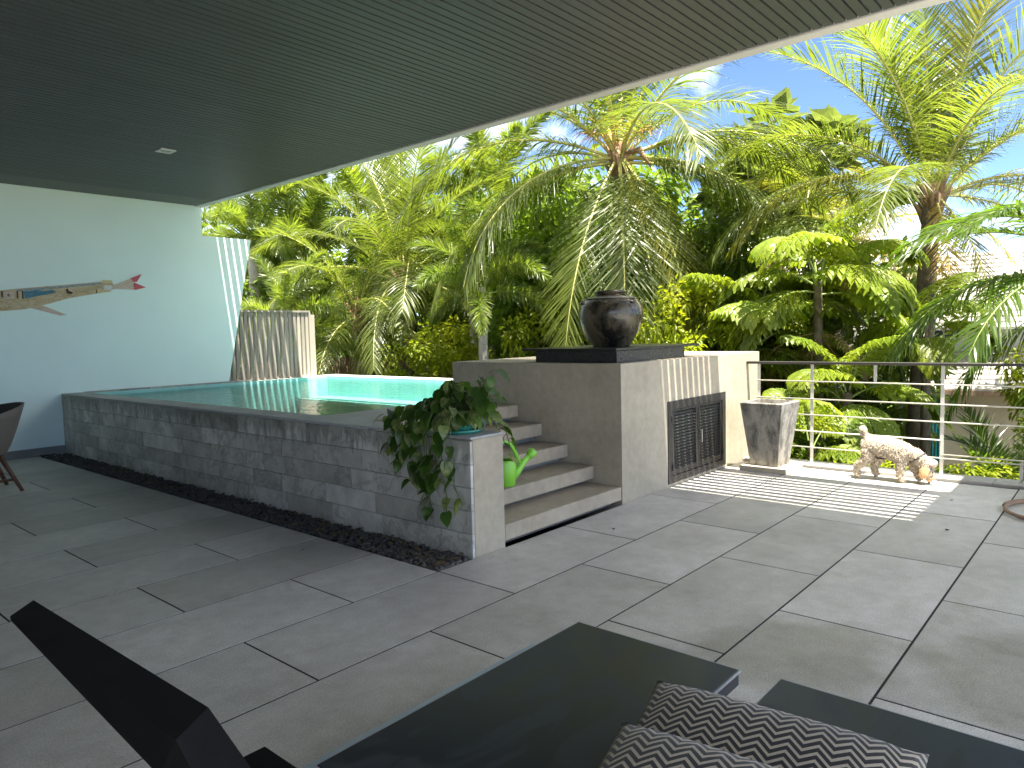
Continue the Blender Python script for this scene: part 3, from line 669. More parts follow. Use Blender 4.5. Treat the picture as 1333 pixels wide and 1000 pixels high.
# ================================================================== PALMS AND TREES
UP = Vector((0, 0, 1))
def frond_mesh(name, L, e0, e1, leaf, seed, mats, pairs=70, p=1.3, start=0.12, plumose=0, droop=0.45, wid=0.028, segs=3, vang=20, broken=0.05, rw=0.03, amax=72):
    r = random.Random(seed); mb = MB(); n_ = 14
    pts = [Vector((0, 0, 0))]; tans = []; side = r.uniform(-0.18, 0.18)
    for i in range(n_):
        t = i/(n_-1); e = R_(e0+(e1-e0)*t**p); d = Vector((math.cos(e)*math.cos(side*t), math.cos(e)*math.sin(side*t), math.sin(e)))
        tans.append(d); pts.append(pts[-1]+d*(L/n_))
    tans.append(tans[-1])
    mb.cur = 1; mb.tube(pts, [rw*(1-0.9*i/n_) for i in range(n_+1)], 5, False); mb.cur = 0
    def at(t):
        q = t*n_; i = min(int(q), n_-1); return pts[i].lerp(pts[i+1], q-i), tans[i].lerp(tans[min(i+1, n_)], q-i).normalized()
    for k in range(pairs):
        t = start+(1-start)*(k+0.5)/pairs
        P, T = at(min(t, 0.999))
        S = T.cross(UP); S = S.normalized() if S.length > 0.05 else Vector((0, 1, 0)); Nn = S.cross(T).normalized()
        prof = math.sin(math.pi*min(1, 0.12+0.80*((t-start)/(1-start))**0.8))**0.6
        ln0 = leaf*max(0.28, prof)
        for sgn in (-1, 1):
            if r.random() < broken: continue
            alpha = R_(amax-(amax-30)*((t-start)/(1-start)) + r.uniform(-7, 7))
            if plumose: beta = R_(r.uniform(-95, 95))
            else: beta = R_(vang+r.uniform(-9, 9))
            d = T*math.cos(alpha)+(S*sgn*math.cos(beta)+Nn*math.sin(beta))*math.sin(alpha)
            ln = ln0*r.uniform(0.85, 1.1); pos = P.copy(); w0 = wid*r.uniform(0.8, 1.15)
            tw = r.uniform(-0.5, 0.5)
            b0 = len(mb.v); g = droop*r.uniform(0.7, 1.3)
            for s_ in range(segs+1):
                u = s_/segs
                wv = (T-d*T.dot(d)); wv = wv.normalized() if wv.length > 0.05 else Nn
                wv = (wv+d.cross(wv)*tw).normalized()
                ww = w0*(0.7+0.6*u if u < 0.4 else 0.94*(1-u)/0.6+0.03)
                mb.v.append(tuple(pos-wv*ww*0.5)); mb.v.append(tuple(pos+wv*ww*0.5))
                if s_ < segs: pos = pos+d*(ln/segs); d = (d+Vector((0, 0, -1))*g*(0.35+0.65*u)).normalized()
            for s_ in range(segs): a = b0+s_*2; mb.face((a, a+1, a+3, a+2))
    return mb.mesh(name, mats)
def fishtail_mesh(name, L, e0, e1, seed, mats):
    r = random.Random(seed); mb = MB(); n_ = 12; pts = [Vector((0, 0, 0))]; tans = []
    for i in range(n_):
        t = i/(n_-1); e = R_(e0+(e1-e0)*t**1.2); d = Vector((math.cos(e), 0, math.sin(e))); tans.append(d); pts.append(pts[-1]+d*(L/n_))
    mb.cur = 1; mb.tube(pts, [0.025*(1-0.85*i/n_) for i in range(n_+1)], 5, False)
    for k in range(13):
        t = 0.2+0.8*k/12.5; q = t*n_; i = min(int(q), n_-1); P = pts[i].lerp(pts[i+1], q-i); T = tans[min(i, n_-1)]
        S = T.cross(UP).normalized(); Nn = S.cross(T)
        for sgn in (-1, 1):
            al = R_(68-30*t); d = (T*math.cos(al)+S*sgn*math.sin(al)+Nn*0.25).normalized(); ln = L*0.42*math.sin(math.pi*min(1, .25+.68*t))**.7
            sp = [P.copy()]; dd = d.copy()
            for s_ in range(11): sp.append(sp[-1]+dd*(ln/11)); dd = (dd+Vector((0, 0, -0.10))).normalized()
            mb.cur = 1; mb.tube(sp, 0.005, 3, False); mb.cur = 0
            for s_ in range(1, 12):
                for sg in (-1, 1):
                    b = sp[s_]; tt = (sp[s_]-sp[s_-1]).normalized(); ss = tt.cross(UP).normalized()*sg
                    ld = (tt*0.7+ss*0.75+Vector((0, 0, -0.5+r.uniform(-.45, .3)))).normalized(); l_ = r.uniform(0.13, 0.20); wv = (tt-ld*tt.dot(ld)).normalized()
                    a = len(mb.v); m1 = b+ld*l_*0.55+Vector((0, 0, 0.012)); e_ = b+ld*l_+Vector((0, 0, -0.03))
                    mb.v += [tuple(b), tuple(m1-wv*0.034), tuple(e_-wv*0.03), tuple(e_+ld*0.03+wv*0.014), tuple(m1+wv*0.038)]
                    mb.face((a, a+1, a+2, a+3, a+4))
    return mb.mesh(name, mats)
CL = [(82, 48), (66, 8), (46, -32), (22, -58), (-8, -74), (-48, -84)]
FM = {}
def coco_set(key, mats, L, leaf, pairs, **kw):
    FM[key] = [[frond_mesh(key+'_frond', L*(0.92 if i in (0, 5) else 1.0), a, b, leaf, 100*i+j+len(key), mats, pairs, droop=(0.30, 0.42, 0.62, 0.8, 0.75, 0.16)[i], vang=(24, 22, 14, 4, 0, 4)[i], amax=(72, 72, 72, 70, 66, 50)[i], **kw) for j in range(2)] for i, (a, b) in enumerate(CL)]
coco_set('coconut', [M['coco'], M['rachis']], 4.0, 1.0, 112, wid=0.026)
coco_set('yellowing', [M['coco_y'], M['rachis']], 4.0, 1.0, 112, wid=0.027)
coco_set('manila', [M['coco_g'], M['rachis_g']], 3.0, 0.74, 80, wid=0.032)
coco_set('dry', [M['dead'], M['boot']], 3.4, 0.7, 55, wid=0.030, broken=0.3)
coco_set('ageing', [M['orange'], M['rachis']], 3.6, 0.85, 70, wid=0.034)
FXC = [(80, 30), (62, -8), (40, -45), (12, -70)]
FM['foxtail'] = [[frond_mesh('foxtail_frond', 2.3, a, b, 0.44, 900+10*i+j, [M['fox'], M['rachis_g']], 250, plumose=1, droop=0.24, wid=0.026, segs=2, start=0.14, rw=0.022) for j in range(2)] for i, (a, b) in enumerate(FXC)]
FM['fishtail'] = [[fishtail_mesh('fishtail_frond', 2.2, a, b, 50+i*3+j, [M['fish_leaf'], M['rachis_g']]) for j in range(2)] for i, (a, b) in enumerate([(75, 10), (58, -30), (35, -60), (5, -75)])]
FM['areca'] = [[frond_mesh('areca_frond', 1.7, a, b, 0.48, 700+10*i+j, [M['coco_g'], M['rachis']], 36, droop=0.3, wid=0.034, segs=2, rw=0.014) for j in range(2)] for i, (a, b) in enumerate([(80, 40), (66, 0), (48, -35)])]

def trunk_mesh(base, top, r0, r1, mat_, ringy=0.0, step=0.16, lean=0.0, seed=0):
    r = random.Random(seed); b = Vector(base); t = Vector(top); n_ = max(6, int((t-b).length/step)); pts = []; rs = []
    for i in range(n_+1):
        u = i/n_; p = b.lerp(t, u); p += Vector((math.sin(u*3.1)*lean, math.sin(u*2.2+1)*lean*0.6-math.sin(1)*lean*0.6*(1-u), 0))*(1-u)
        pts.append(p); rr = r0+(r1-r0)*u+ (0.12*r0 if u < 0.06 else 0)
        rs.append(rr*(1+ringy*(1 if i % 2 else -1)*0.5+r.uniform(-0.03, 0.03)))
    return MB().tube(pts, rs, 12)
def palm(name, label, cat, key, base, crown, nf, r0, r1, bark, scale=1.0, group=None, ringy=0.05, seed=1, classes=None, custom=(), extra=None, spin=0.0, boots=True):
    r = random.Random(seed); T = thing(name, label, cat, base, group)
    off = Vector(crown)-Vector(base)
    autosmooth(trunk_mesh((0, 0, -0.05), off, r0, r1, None, ringy, seed=seed).build('trunk', bark, T))
    if boots:
        bo = MB()
        for k in range(14):
            a = k*2.4; z = off.z-0.42*(k % 7)/7-0.02; d = Vector((math.cos(a), math.sin(a), 0))
            p0 = Vector((off.x, off.y, z))+d*r1*0.8
            bo.tube([p0-Vector((0, 0, 0.12)), p0+d*0.05+Vector((0, 0, 0.05)), p0+d*0.16+Vector((0, 0, 0.22))], [0.05, 0.05, 0.02], 6)
        bo.tube([off-Vector((0, 0, 0.45)), off-Vector((0, 0, 0.1)), off+Vector((0, 0, 0.22))], [r1*1.05, r1*1.35, r1*0.7], 10)
        bo.build('fibre_collar', M['boot'], T, True)
    ms = FM[key]; nc = len(ms); lo, hi = classes or (0, nc-1)
    for k in range(nf):
        u = (k+0.5)/nf; ci = lo+min(hi-lo, int(u*(hi-lo+1))); az = spin+k*R_(137.5)+r.uniform(-.15, .15)
        d = Vector((math.cos(az), math.sin(az), 0))
        link('frond', ms[ci][r.randrange(2)], T, off+d*r1*0.7+Vector((0, 0, 0.1-0.3*u)), (r.uniform(-.12, .12), 0, az), scale*r.uniform(0.88, 1.08))
    for (azd, kk, ci, s_) in custom:
        az = R_(azd); d = Vector((math.cos(az), math.sin(az), 0))
        link('frond', FM[kk][ci][r.randrange(2)], T, off+d*r1*0.7+Vector((0, 0, -0.1)), (r.uniform(-.08, .08), 0, az), s_)
    if extra: extra(T, off)
    return T
def flowers(T, off):
    for k in range(6):
        a = R_(-139+(k-2.5)*38); d = Vector((math.cos(a), math.sin(a), 0)); mb = MB(); r = random.Random(k)
        st_ = [off+d*0.12+Vector((0, 0, 0.05)), off+d*0.30+Vector((0, 0, 0.32)), off+d*0.5+Vector((0, 0, 0.36+0.1*(k % 2)))]
        mb.tube(st_, [0.03, 0.025, 0.01], 6)
        for q in range(16):
            u = r.random(); p = st_[1].lerp(st_[2], u); e = Vector((r.uniform(-1, 1), r.uniform(-1, 1), r.uniform(-1, .6))).normalized()*0.28+d*0.1
            mb.tube([p, p+e*0.6+Vector((0, 0, .03)), p+e-Vector((0, 0, .06))], [0.011, 0.009, 0.004], 4)
        mb.build('flower_stalk', M['flower'], T)
    sp = MB()
    for k in range(2):
        a = R_(-150+k*60); d = Vector((math.cos(a), math.sin(a), 0))
        sp.tube([off+d*0.15+Vector((0, 0, -.05)), off+d*0.4+Vector((0, 0, -.02)), off+d*0.62+Vector((0, 0, -.35))], [0.03, 0.06, 0.012], 7)
    sp.build('dry_spathe', M['boot'], T, True)
PG = 'palms in the garden below the terrace'
# toward camera is about -139 deg, picture right about -49, picture left about 131
palm('coconut_palm', 'tall coconut palm with orange flower stalks and long fronds hanging behind the jar', 'palm tree', 'coconut',
     (10.75, 6.8, G), (10.907, 6.894, 4.45), 16, 0.17, 0.13, M['bark'], 1.0, PG, seed=3, classes=(0, 4), spin=0.3,
     custom=((-143, 'coconut', 5, 1.08), (-108, 'yellowing', 5, 1.0), (-172, 'coconut', 5, 1.0), (-127, 'coconut', 5, 0.95), (-70, 'coconut', 4, 1.05), (-52, 'coconut', 3, 1.1), (-40, 'coconut', 3, 1.0), (-58, 'coconut', 4, 0.95), (-85, 'coconut', 4, 1.0), (-28, 'coconut', 2, 1.0), (128, 'coconut', 3, 1.05), (140, 'coconut', 2, 1.0), (118, 'coconut', 4, 0.95), (160, 'coconut', 4, 1.0)), extra=flowers)
palm('coconut_palm', 'coconut palm with rough dark trunk and one browning orange frond', 'palm tree', 'coconut',
     (12.15, 2.60, G), (12.677, 2.44, 3.40), 17, 0.165, 0.125, M['bark'], 0.9, PG, seed=8, classes=(0, 3), spin=1.1,
     custom=((-150, 'ageing', 5, 0.55), (-120, 'yellowing', 5, 0.62), (-135, 'yellowing', 0, 1.0), (140, 'yellowing', 3, 0.85), (128, 'coconut', 3, 0.9), (160, 'dry', 4, 0.75), (-52, 'yellowing', 3, 0.8), (-40, 'coconut', 2, 0.95), (120, 'coconut', 1, 1.0), (-80, 'yellowing', 4, 0.5)))
palm('manila_palm', 'palm with arching glossy green fronds reaching over the railing', 'palm tree', 'manila',
     (10.85, -0.05, G), (10.8, 0.0, 1.75), 9, 0.11, 0.08, M['bark_grey'], 0.9, PG, seed=5, classes=(2, 4), spin=0.2, boots=False,
     custom=((140, 'manila', 2, 1.0), (128, 'manila', 3, 1.0), (150, 'manila', 3, 0.98), (115, 'manila', 2, 0.9), (165, 'manila', 4, 0.95)))
palm('coconut_palm', 'short coconut palm with exposed brown crown base behind the pool', 'palm tree', 'coconut',
     (9.85, 11.25, G), (9.989, 11.577, 2.62), 18, 0.15, 0.13, M['bark'], 0.82, PG, seed=14, classes=(0, 3), spin=0.9,
     custom=((150, 'coconut', 4, 0.8), (-150, 'coconut', 4, 0.78), (170, 'yellowing', 5, 0.7), (-80, 'coconut', 4, 0.8)))
palm('coconut_palm', 'coconut palm with arching yellow-green fronds between the two tallest palms', 'palm tree', 'yellowing',
     (15.9, 5.0, G), (16.038, 4.825, 3.3), 15, 0.16, 0.13, M['bark'], 0.78, PG, seed=21, classes=(2, 4), spin=0.5,
     custom=((-130, 'dry', 4, 0.9), (-160, 'dry', 5, 0.8), (150, 'dry', 4, 0.9)))
palm('coconut_palm', 'low young palm with drooping fronds in front of the board fence', 'palm tree', 'coconut',
     (9.1, 12.0, G), (9.05, 11.95, 1.95), 13, 0.12, 0.1, M['bark'], 0.6, PG, seed=31, classes=(1, 4), spin=0.1)
FXG = 'foxtail palms behind the pool'
for (lab, base, crown, nf, s_, sd, cls) in (
    ('foxtail palm with grey ringed trunk standing just behind the concrete block', (8.80, 8.25, G), (8.83, 8.29, 2.15), 9, 0.62, 41, (1, 3)),
    ('bushy foxtail palm crown above the slanted end of the aqua wall', (8.9, 15.5, G), (8.95, 15.7, 3.75), 10, 1.0, 42, (0, 3)),
    ('foxtail palm with one upright central spear, rising behind the timber slat fence', (9.75, 14.9, G), (9.81, 15.0, 3.35), 11, 1.12, 43, (0, 2)),
    ('low foxtail palm peeking over the top rail of the timber slat fence', (7.5, 12.1, G), (7.45, 12.05, 1.75), 9, 0.66, 44, (0, 3)),
    ('tall foxtail palm arching over the short coconut palm', (11.2, 14.0, G), (11.3, 14.1, 4.05), 12, 1.2, 45, (0, 3)),
    ('tall foxtail palm under the roof edge left of the tallest coconut palm', (12.0, 10.9, G), (12.08, 10.93, 4.2), 11, 1.05, 46, (0, 3)),
    ('foxtail palm hanging full fronds between the two coconut palms beyond the pool', (12.7, 12.2, G), (12.7, 12.2, 3.3), 11, 1.1, 47, (0, 3)),
    ('foxtail palm far back beside the sky gap over the aqua wall', (8.6, 18.4, G), (8.6, 18.4, 4.2), 9, 0.95, 48, (0, 3))):
    palm('foxtail_palm', lab, 'palm tree', 'foxtail', base, crown, nf, 0.10 if s_ < 0.8 else 0.14, 0.075 if s_ < 0.8 else 0.11, M['bark_grey'], s_, FXG, ringy=0.10, seed=sd, classes=cls, boots=False, spin=sd*0.7)
FTG = 'fishtail palms beyond the railing'
for (lab, base, crown, nf, s_, sd) in (
    ('bright lime fishtail palm with layered drooping leaves behind the planter', (10.6, 3.4, G), (10.6, 3.45, 2.0), 9, 0.72, 61),
    ('fishtail palm with lime leaves in front of the dark palm trunk', (11.4, 2.2, G), (11.4, 2.25, 1.35), 8, 0.42, 62),
    ('dark stemmed fishtail palm just past the end of the concrete block', (10.9, 4.5, G), (10.9, 4.5, 1.15), 10, 0.75, 63),
    ('low fishtail palm reaching through the bars above the planter', (9.0, 3.0, G), (9.0, 3.0, -0.1), 7, 0.40, 64),
    ('fishtail palm in the shade midway along the railing', (9.9, 2.85, G), (9.9, 2.85, 0.5), 8, 0.5, 65)):
    palm('fishtail_palm', lab, 'palm tree', 'fishtail', base, crown, nf, 0.075, 0.06, M['bark'], s_, FTG, ringy=0.06, seed=sd, boots=False, spin=sd*0.9)
ARG = 'areca palms below the railing'
for (lab, base, h_, nf, s_, sd) in (
    ('areca palm clump with yellow canes in front of the tan house wall', (11.2, 0.95, G), 1.5, 12, 0.95, 71),
    ('areca palm with feathery leaves close below the end of the railing', (9.8, 0.75, G), 1.35, 11, 0.8, 72)):
    T = thing('areca_palm', lab, 'palm tree', base, ARG); r = random.Random(sd)
    for k in range(5):
        a = k*1.26; q = Vector((0.14*math.cos(a), 0.14*math.sin(a), 0)); hh = h_*r.uniform(0.8, 1.1); tp = q*2.2+Vector((0, 0, hh))
        MB().tube([q-Vector((0, 0, .05)), q*1.6+Vector((0, 0, hh*0.5)), tp], [0.03, 0.026, 0.022], 8).build('cane', M['rachis'], T, True)
        for j in range(3):
            az = a+r.uniform(-1.2, 1.2); link('frond', FM['areca'][(k+j) % 3][j % 2], T, tp-Vector((0, 0, .02)), (0, 0, az), s_*r.uniform(.85, 1.1))

# ---- leafy trees and shrubs
def leaf_cloud(name, mats, n_leaf, rad, clump, leaf, width, seed, flat=0.75, droop=0.3, nclump=60, hollow=0.35):
    r = random.Random(seed); mb = MB(); cs = []
    while len(cs) < nclump:
        p = Vector((r.uniform(-1, 1), r.uniform(-1, 1), r.uniform(-1, 1)))
        l = p.length
        if l > 1 or l < hollow: continue
        k = 1+0.35*mnoise.noise(p*2.1+Vector((seed, 0, 0)))
        cs.append(Vector((p.x*rad[0]*k, p.y*rad[1]*k, p.z*rad[2]*k)))
    for i in range(n_leaf):
        c = cs[r.randrange(nclump)]; v = Vector((r.gauss(0, 1), r.gauss(0, 1), r.gauss(0, 1)*flat)); v = v.normalized()*clump*r.random()**0.45
        p = c+v; o = (v.normalized()+Vector((r.uniform(-.7, .7), r.uniform(-.7, .7), r.uniform(-.5, .5)-droop))).normalized()
        sd = o.cross(UP); sd = sd.normalized() if sd.length > .05 else Vector((1, 0, 0)); sd = (sd+o.cross(sd)*r.uniform(-.8, .8)).normalized(); nn = sd.cross(o)
        l = leaf*r.uniform(0.7, 1.2); w_ = width*r.uniform(.8, 1.2); b = len(mb.v)
        mid = p+o*l*0.45-nn*w_*0.18
        tip = p+o*l-Vector((0, 0, l*0.18))
        mb.v += [tuple(p), tuple(p+o*l*0.42+sd*w_*0.5), tuple(tip), tuple(p+o*l*0.42-sd*w_*0.5), tuple(mid)]
        mb.face((b, b+1, b+4)); mb.face((b+1, b+2, b+4)); mb.face((b+2, b+3, b+4)); mb.face((b+3, b, b+4))
    return mb.mesh(name, mats)
CR = {
 'ficus': [leaf_cloud('crown', [M['leaf']], 9000, (1.0, 1.0, 1.0), 0.24, 0.115, 0.055, 5+k, nclump=75) for k in range(2)],
 'dark': [leaf_cloud('crown', [M['leaf_d']], 8000, (1.0, 1.0, 1.0), 0.26, 0.12, 0.055, 15+k, nclump=70) for k in range(2)],
 'lime': [leaf_cloud('crown', [M['leaf_y']], 5200, (1.0, 1.0, 1.0), 0.24, 0.12, 0.06, 25, nclump=55)],
 'big': [leaf_cloud('crown', [M['leaf_big']], 750, (1.0, 1.0, 0.8), 0.22, 0.42, 0.22, 35, nclump=36, droop=-0.1)],
 'low': [leaf_cloud('crown', [M['leaf']], 3800, (1.0, 1.0, 0.8), 0.25, 0.16, 0.07, 45, nclump=45), leaf_cloud('crown', [M['leaf_y']], 3600, (1.0, 1.0, 0.8), 0.25, 0.15, 0.06, 46, nclump=45)],
}
def tree(name, label, cat, kind, base, cz, rad, var=0, group=None, seed=0, tr=0.09, rz=0.0, bark='bark'):
    T = thing(name, label, cat, base, group); r = random.Random(seed); h = cz-base[2]
    mb = MB(); mb.tube([(0, 0, -0.05), (r.uniform(-.1, .1), r.uniform(-.1, .1), h*0.5), (0, 0, h)], [tr, tr*0.75, tr*0.4], 9)
    for k in range(7):
        a = k*2.4; u = r.uniform(0.55, 0.95); s_ = Vector((0, 0, h*u)); e = Vector((math.cos(a)*rad[0]*0.7, math.sin(a)*rad[1]*0.7, h+rad[2]*r.uniform(-.3, .5)))
        mb.tube([s_, s_.lerp(e, 0.5)+Vector((0, 0, 0.1*rad[2])), e], [tr*0.4, tr*0.28, tr*0.1], 6)
    mb.build('trunk', M[bark], T, True)
    c = CR[kind][var % len(CR[kind])]; link('crown', c, T, (0, 0, h), (0, 0, rz), rad)
    return T
TG = 'leafy trees in the garden'
tree('leafy_tree', 'dense small-leaved tree filling the gap between foxtail and coconut palms', 'tree', 'ficus', (11.5, 8.8, G), 1.9, (1.7, 1.7, 2.3), 0, TG, 1, rz=.3)
tree('leafy_tree', 'bright green tree behind the right side of the jar', 'tree', 'ficus', (12.2, 6.0, G), 1.5, (1.5, 1.5, 2.1), 1, TG, 2, rz=1.2)
tree('leafy_tree', 'tall green tree behind the tallest coconut palm', 'tree', 'ficus', (15.5, 9.6, G), 2.7, (2.3, 2.3, 2.9), 1, TG, 3, rz=2.2, tr=.14)
tree('leafy_tree', 'deep green shaded tree behind the railing and fishtail palms', 'tree', 'dark', (13.2, 4.0, G), 0.7, (1.7, 1.7, 2.0), 0, TG, 4, rz=.7)
tree('leafy_tree', 'deep green tree standing behind the short coconut palm', 'tree', 'dark', (13.0, 14.6, G), 1.2, (2.4, 2.4, 3.2), 1, TG, 5, rz=1.9, tr=.14)
tree('leafy_tree', 'deep green tree behind the timber slat fence', 'tree', 'dark', (10.5, 17.0, G), 1.0, (2.4, 2.4, 3.2), 0, TG, 6, rz=2.9, tr=.14)
tree('leafy_tree', 'far green tree whose crown shows between the pool palms', 'tree', 'ficus', (15.2, 13.0, G), 2.2, (2.6, 2.6, 3.2), 0, TG, 7, rz=.1, tr=.14)
tree('leafy_tree', 'lime leaved shrub tree behind the far pool coping', 'tree', 'lime', (9.3, 9.7, G), 0.75, (0.9, 0.9, 0.9), 0, TG, 8, rz=.5)
tree('big_leaf_tree', 'tree with big grey-green leaves against the blue sky', 'tree', 'big', (17.2, 6.5, G), 5.0, (1.6, 1.6, 1.4), 0, None, 9, tr=.13)
tree('leafy_tree', 'lime leaved tree between the concrete block end and the fishtail palm', 'tree', 'lime', (12.2, 4.9, G), 1.35, (1.0, 1.0, 1.0), 0, TG, 10, rz=2.0)
tree('leafy_tree', 'lime leaved tree right of the tan house wall', 'tree', 'lime', (12.7, 0.72, G), 0.25, (0.75, 0.75, 1.15), 0, TG, 11, rz=1.0)
tree('leafy_tree', 'green tree behind the concrete block and plinth end', 'tree', 'ficus', (11.6, 5.5, G), 0.6, (1.2, 1.2, 1.6), 1, TG, 12, rz=1.0)
tree('leafy_tree', 'light green tree right behind the black plinth and the block', 'tree', 'lime', (10.1, 5.35, G), 0.85, (0.8, 0.8, 1.25), 0, TG, 13, rz=2.6)
tree('leafy_tree', 'light green tree left of the jar behind the ringed foxtail trunk', 'tree', 'lime', (10.6, 8.2, G), 0.9, (0.95, 0.95, 1.3), 0, TG, 14, rz=.9)
tree('leafy_tree', 'airy green tree between the short coconut palm and the tallest one', 'tree', 'ficus', (12.6, 9.9, G), 2.6, (1.3, 1.3, 1.6), 0, TG, 16, rz=1.7)
SG = 'shrubs at the foot of the terrace'
for i, (lab, x, y, cz, rr, v_) in enumerate((
    ('low lime shrub below the railing beside the planter', 8.3, 2.3, -0.55, (0.7, 0.7, 0.6), 1),
    ('low green shrub behind the dog', 8.6, 1.75, -0.65, (0.7, 0.7, 0.6), 0),
    ('low lime shrub below the lower double bar of the railing', 8.8, 1.0, -0.55, (0.7, 0.7, 0.55), 1),
    ('green shrub against the tan wall and turquoise curtain', 13.0, 1.5, -1.3, (0.7, 0.7, 0.7), 0),
    ('leafy shrub at the end of the railing below the areca palms', 8.7, 0.35, -0.45, (0.6, 0.6, 0.6), 0),
    ('green shrub in the shade of the fishtail palms', 9.6, 3.3, -0.6, (0.9, 0.9, 0.9), 0),
    ('wide shrub behind the far end of the concrete block', 9.7, 4.6, -0.2, (1.0, 1.0, 1.2), 0),
    ('shrub behind the pool coping under the low young palm', 9.0, 11.3, -0.2, (1.0, 1.0, 1.1), 0),
    ('shrub below the lime leaved shrub tree at the pool', 9.6, 8.9, -0.3, (1.1, 1.1, 1.2), 0))):
    tree('shrub', lab, 'shrub', 'low', (x, y, G), cz, rr, v_, SG, 80+i, tr=.04, rz=i*1.3)
# distant belt of trees
for i, (x, y, cz, r_, kd, lab) in enumerate((
    (23, 10, 2.0, 3.6, 'dark', 'distant dark tree behind the white house'), (20, 15, 2.2, 3.6, 'dark', 'distant dark tree far behind the jar'), (16.5, 19, 2.4, 3.6, 'dark', 'distant dark tree far beyond the pool'),
    (11.5, 22, 1.8, 3.4, 'dark', 'distant dark tree beyond the timber slat fence'), (24, 4.2, 0.6, 2.6, 'dark', 'distant dark tree behind the tiled roofs'), (22, -1, 0.2, 2.6, 'ficus', 'distant green tree right of the tiled roofs'))):
    tree('distant_tree', lab, 'tree', kd, (x, y, G), cz, (r_, r_, r_), i, 'distant trees', 95+i, tr=.2, rz=i*0.9)

# bare dark stems
for i, (x, y, h_, lab) in enumerate(((11.2, 4.05, 3.6, 'thin dark palm stem nearest the concrete block'), (10.4, 3.3, 3.9, 'thin dark palm stem behind the short railing post'), (9.6, 11.4, 3.7, 'thin dark stem beside the exposed palm crown base'))):
    T = thing('bare_stem', lab, 'stem', (x, y, G), 'thin dark stems'); trunk_mesh((0, 0, -.05), (0.05, 0.1, h_), 0.075, 0.06, None, 0.08, seed=i+5).build('trunk', M['bark'], T, True)
    for k in range(6): link('frond', FM['dry'][4 if k % 2 else 5][k % 2], T, (0.05, 0.1, h_-0.02), (0, 0, k*1.1+i), 0.32)

# ================================================================== HOUSES BEYOND
def courses(mb, x0, x1, y0, y1, z0, z1, n_=12, axis='x'):
    """sloping roof rising from x0 to x1, in overlapping courses"""
    for i in range(n_):
        a = i/n_; b = (i+1.25)/n_; b = min(b, 1.02)
        xa, xb = x0+(x1-x0)*a, x0+(x1-x0)*b; za, zb_ = z0+(z1-z0)*a, z0+(z1-z0)*b
        v = len(mb.v); mb.v += [(xa, y0, za+.05), (xa, y1, za+.05), (xb, y1, zb_), (xb, y0, zb_), (xa, y0, za), (xa, y1, za), (xb, y1, zb_-.06), (xb, y0, zb_-.06)]
        for q in ((0, 1, 2, 3), (4, 7, 6, 5), (0, 4, 5, 1), (2, 6, 7, 3), (1, 5, 6, 2), (0, 3, 7, 4)): mb.face([v+k for k in q])
h1 = thing('tiled_house', 'tan house with pale tiled roofs and turquoise curtained window beyond the railing', 'house', (16, 2.5, G))
def H(o): o.location = (-16, -2.5, -G); return o
H(lbox('wall', h1, M['tan'], 16.0, 20, -1.5, 3.42, G, 0.12))
H(lbox('upper_wall', h1, M['grey_roof'], 17.2, 21, -1.2, 3.9, 0.4, 1.45))
m_ = MB(); courses(m_, 15.45, 17.2, -2.0, 3.55, 0.10, 0.78, 8); H(m_.build('lower_roof', M['roof_tile'], h1))
m_ = MB(); courses(m_, 16.5, 20.5, -2.0, 5.0, 1.22, 3.0, 16); H(m_.build('upper_roof', M['roof_tile'], h1))
H(lbox('fascia_board', h1, M['brown'], 15.42, 15.46, -2.0, 3.55, 0.03, 0.12))
wn = H(lbox('window', h1, M['frame_w'], 15.93, 15.995, 2.82, 3.39, -1.35, 0.02))
for k in range(9):
    MB().tube([(15.90, 2.87+k*0.058, -1.32), (15.90+0.01*(k % 2), 2.87+k*0.058, 0.0)], 0.026, 6).build('curtain_fold', M['curtain'], wn, True)
wn = H(lbox('window', h1, M['frame_w'], 17.13, 17.195, 2.85, 3.6, 0.72, 1.38))
for k in range(4): lbox('pane', wn, M['glass_dark'], 17.12, 17.128, 2.88+k*.18, 3.03+k*.18, 0.76, 1.34)
h2 = thing('white_house', 'white walled house with grey roof glimpsed between the palms', 'house', (20, 8, G))
def H2(o): o.location = (-20, -8, -G); return o
H2(lbox('wall', h2, M['grey_roof'], 20, 24, 5.5, 10.5, G, 2.6))
m_ = MB(); courses(m_, 19.4, 22.0, 5.2, 10.8, 2.5, 4.1, 12); H2(m_.build('roof', M['roof_tile'], h2))
for k in range(3):
    wn = H2(lbox('window', h2, M['frame_w'], 19.95, 19.995, 6.0+k*1.4, 7.0+k*1.4, 0.2, 1.6)); lbox('pane', wn, M['glass_dark'], 19.94, 19.948, 6.06+k*1.4, 6.94+k*1.4, 0.26, 1.54)
bf = thing('board_fence', 'brown vertical board fence behind the low young palm', 'fence', (8.4, 12.6, G))
for k in range(34):
    link('board', bpy.data.meshes.get('fence_board') or MB().box(-0.055, 0.055, -0.012, 0.012, -0.02, 3.55).mesh('fence_board', M['brown']), bf, (-1.2+k*0.118, 0.004*(k % 3), 0), (0, 0, 0.0))
lbox('rail', bf, M['brown'], -1.3, 2.9, 0.03, 0.07, 2.9, 3.0)
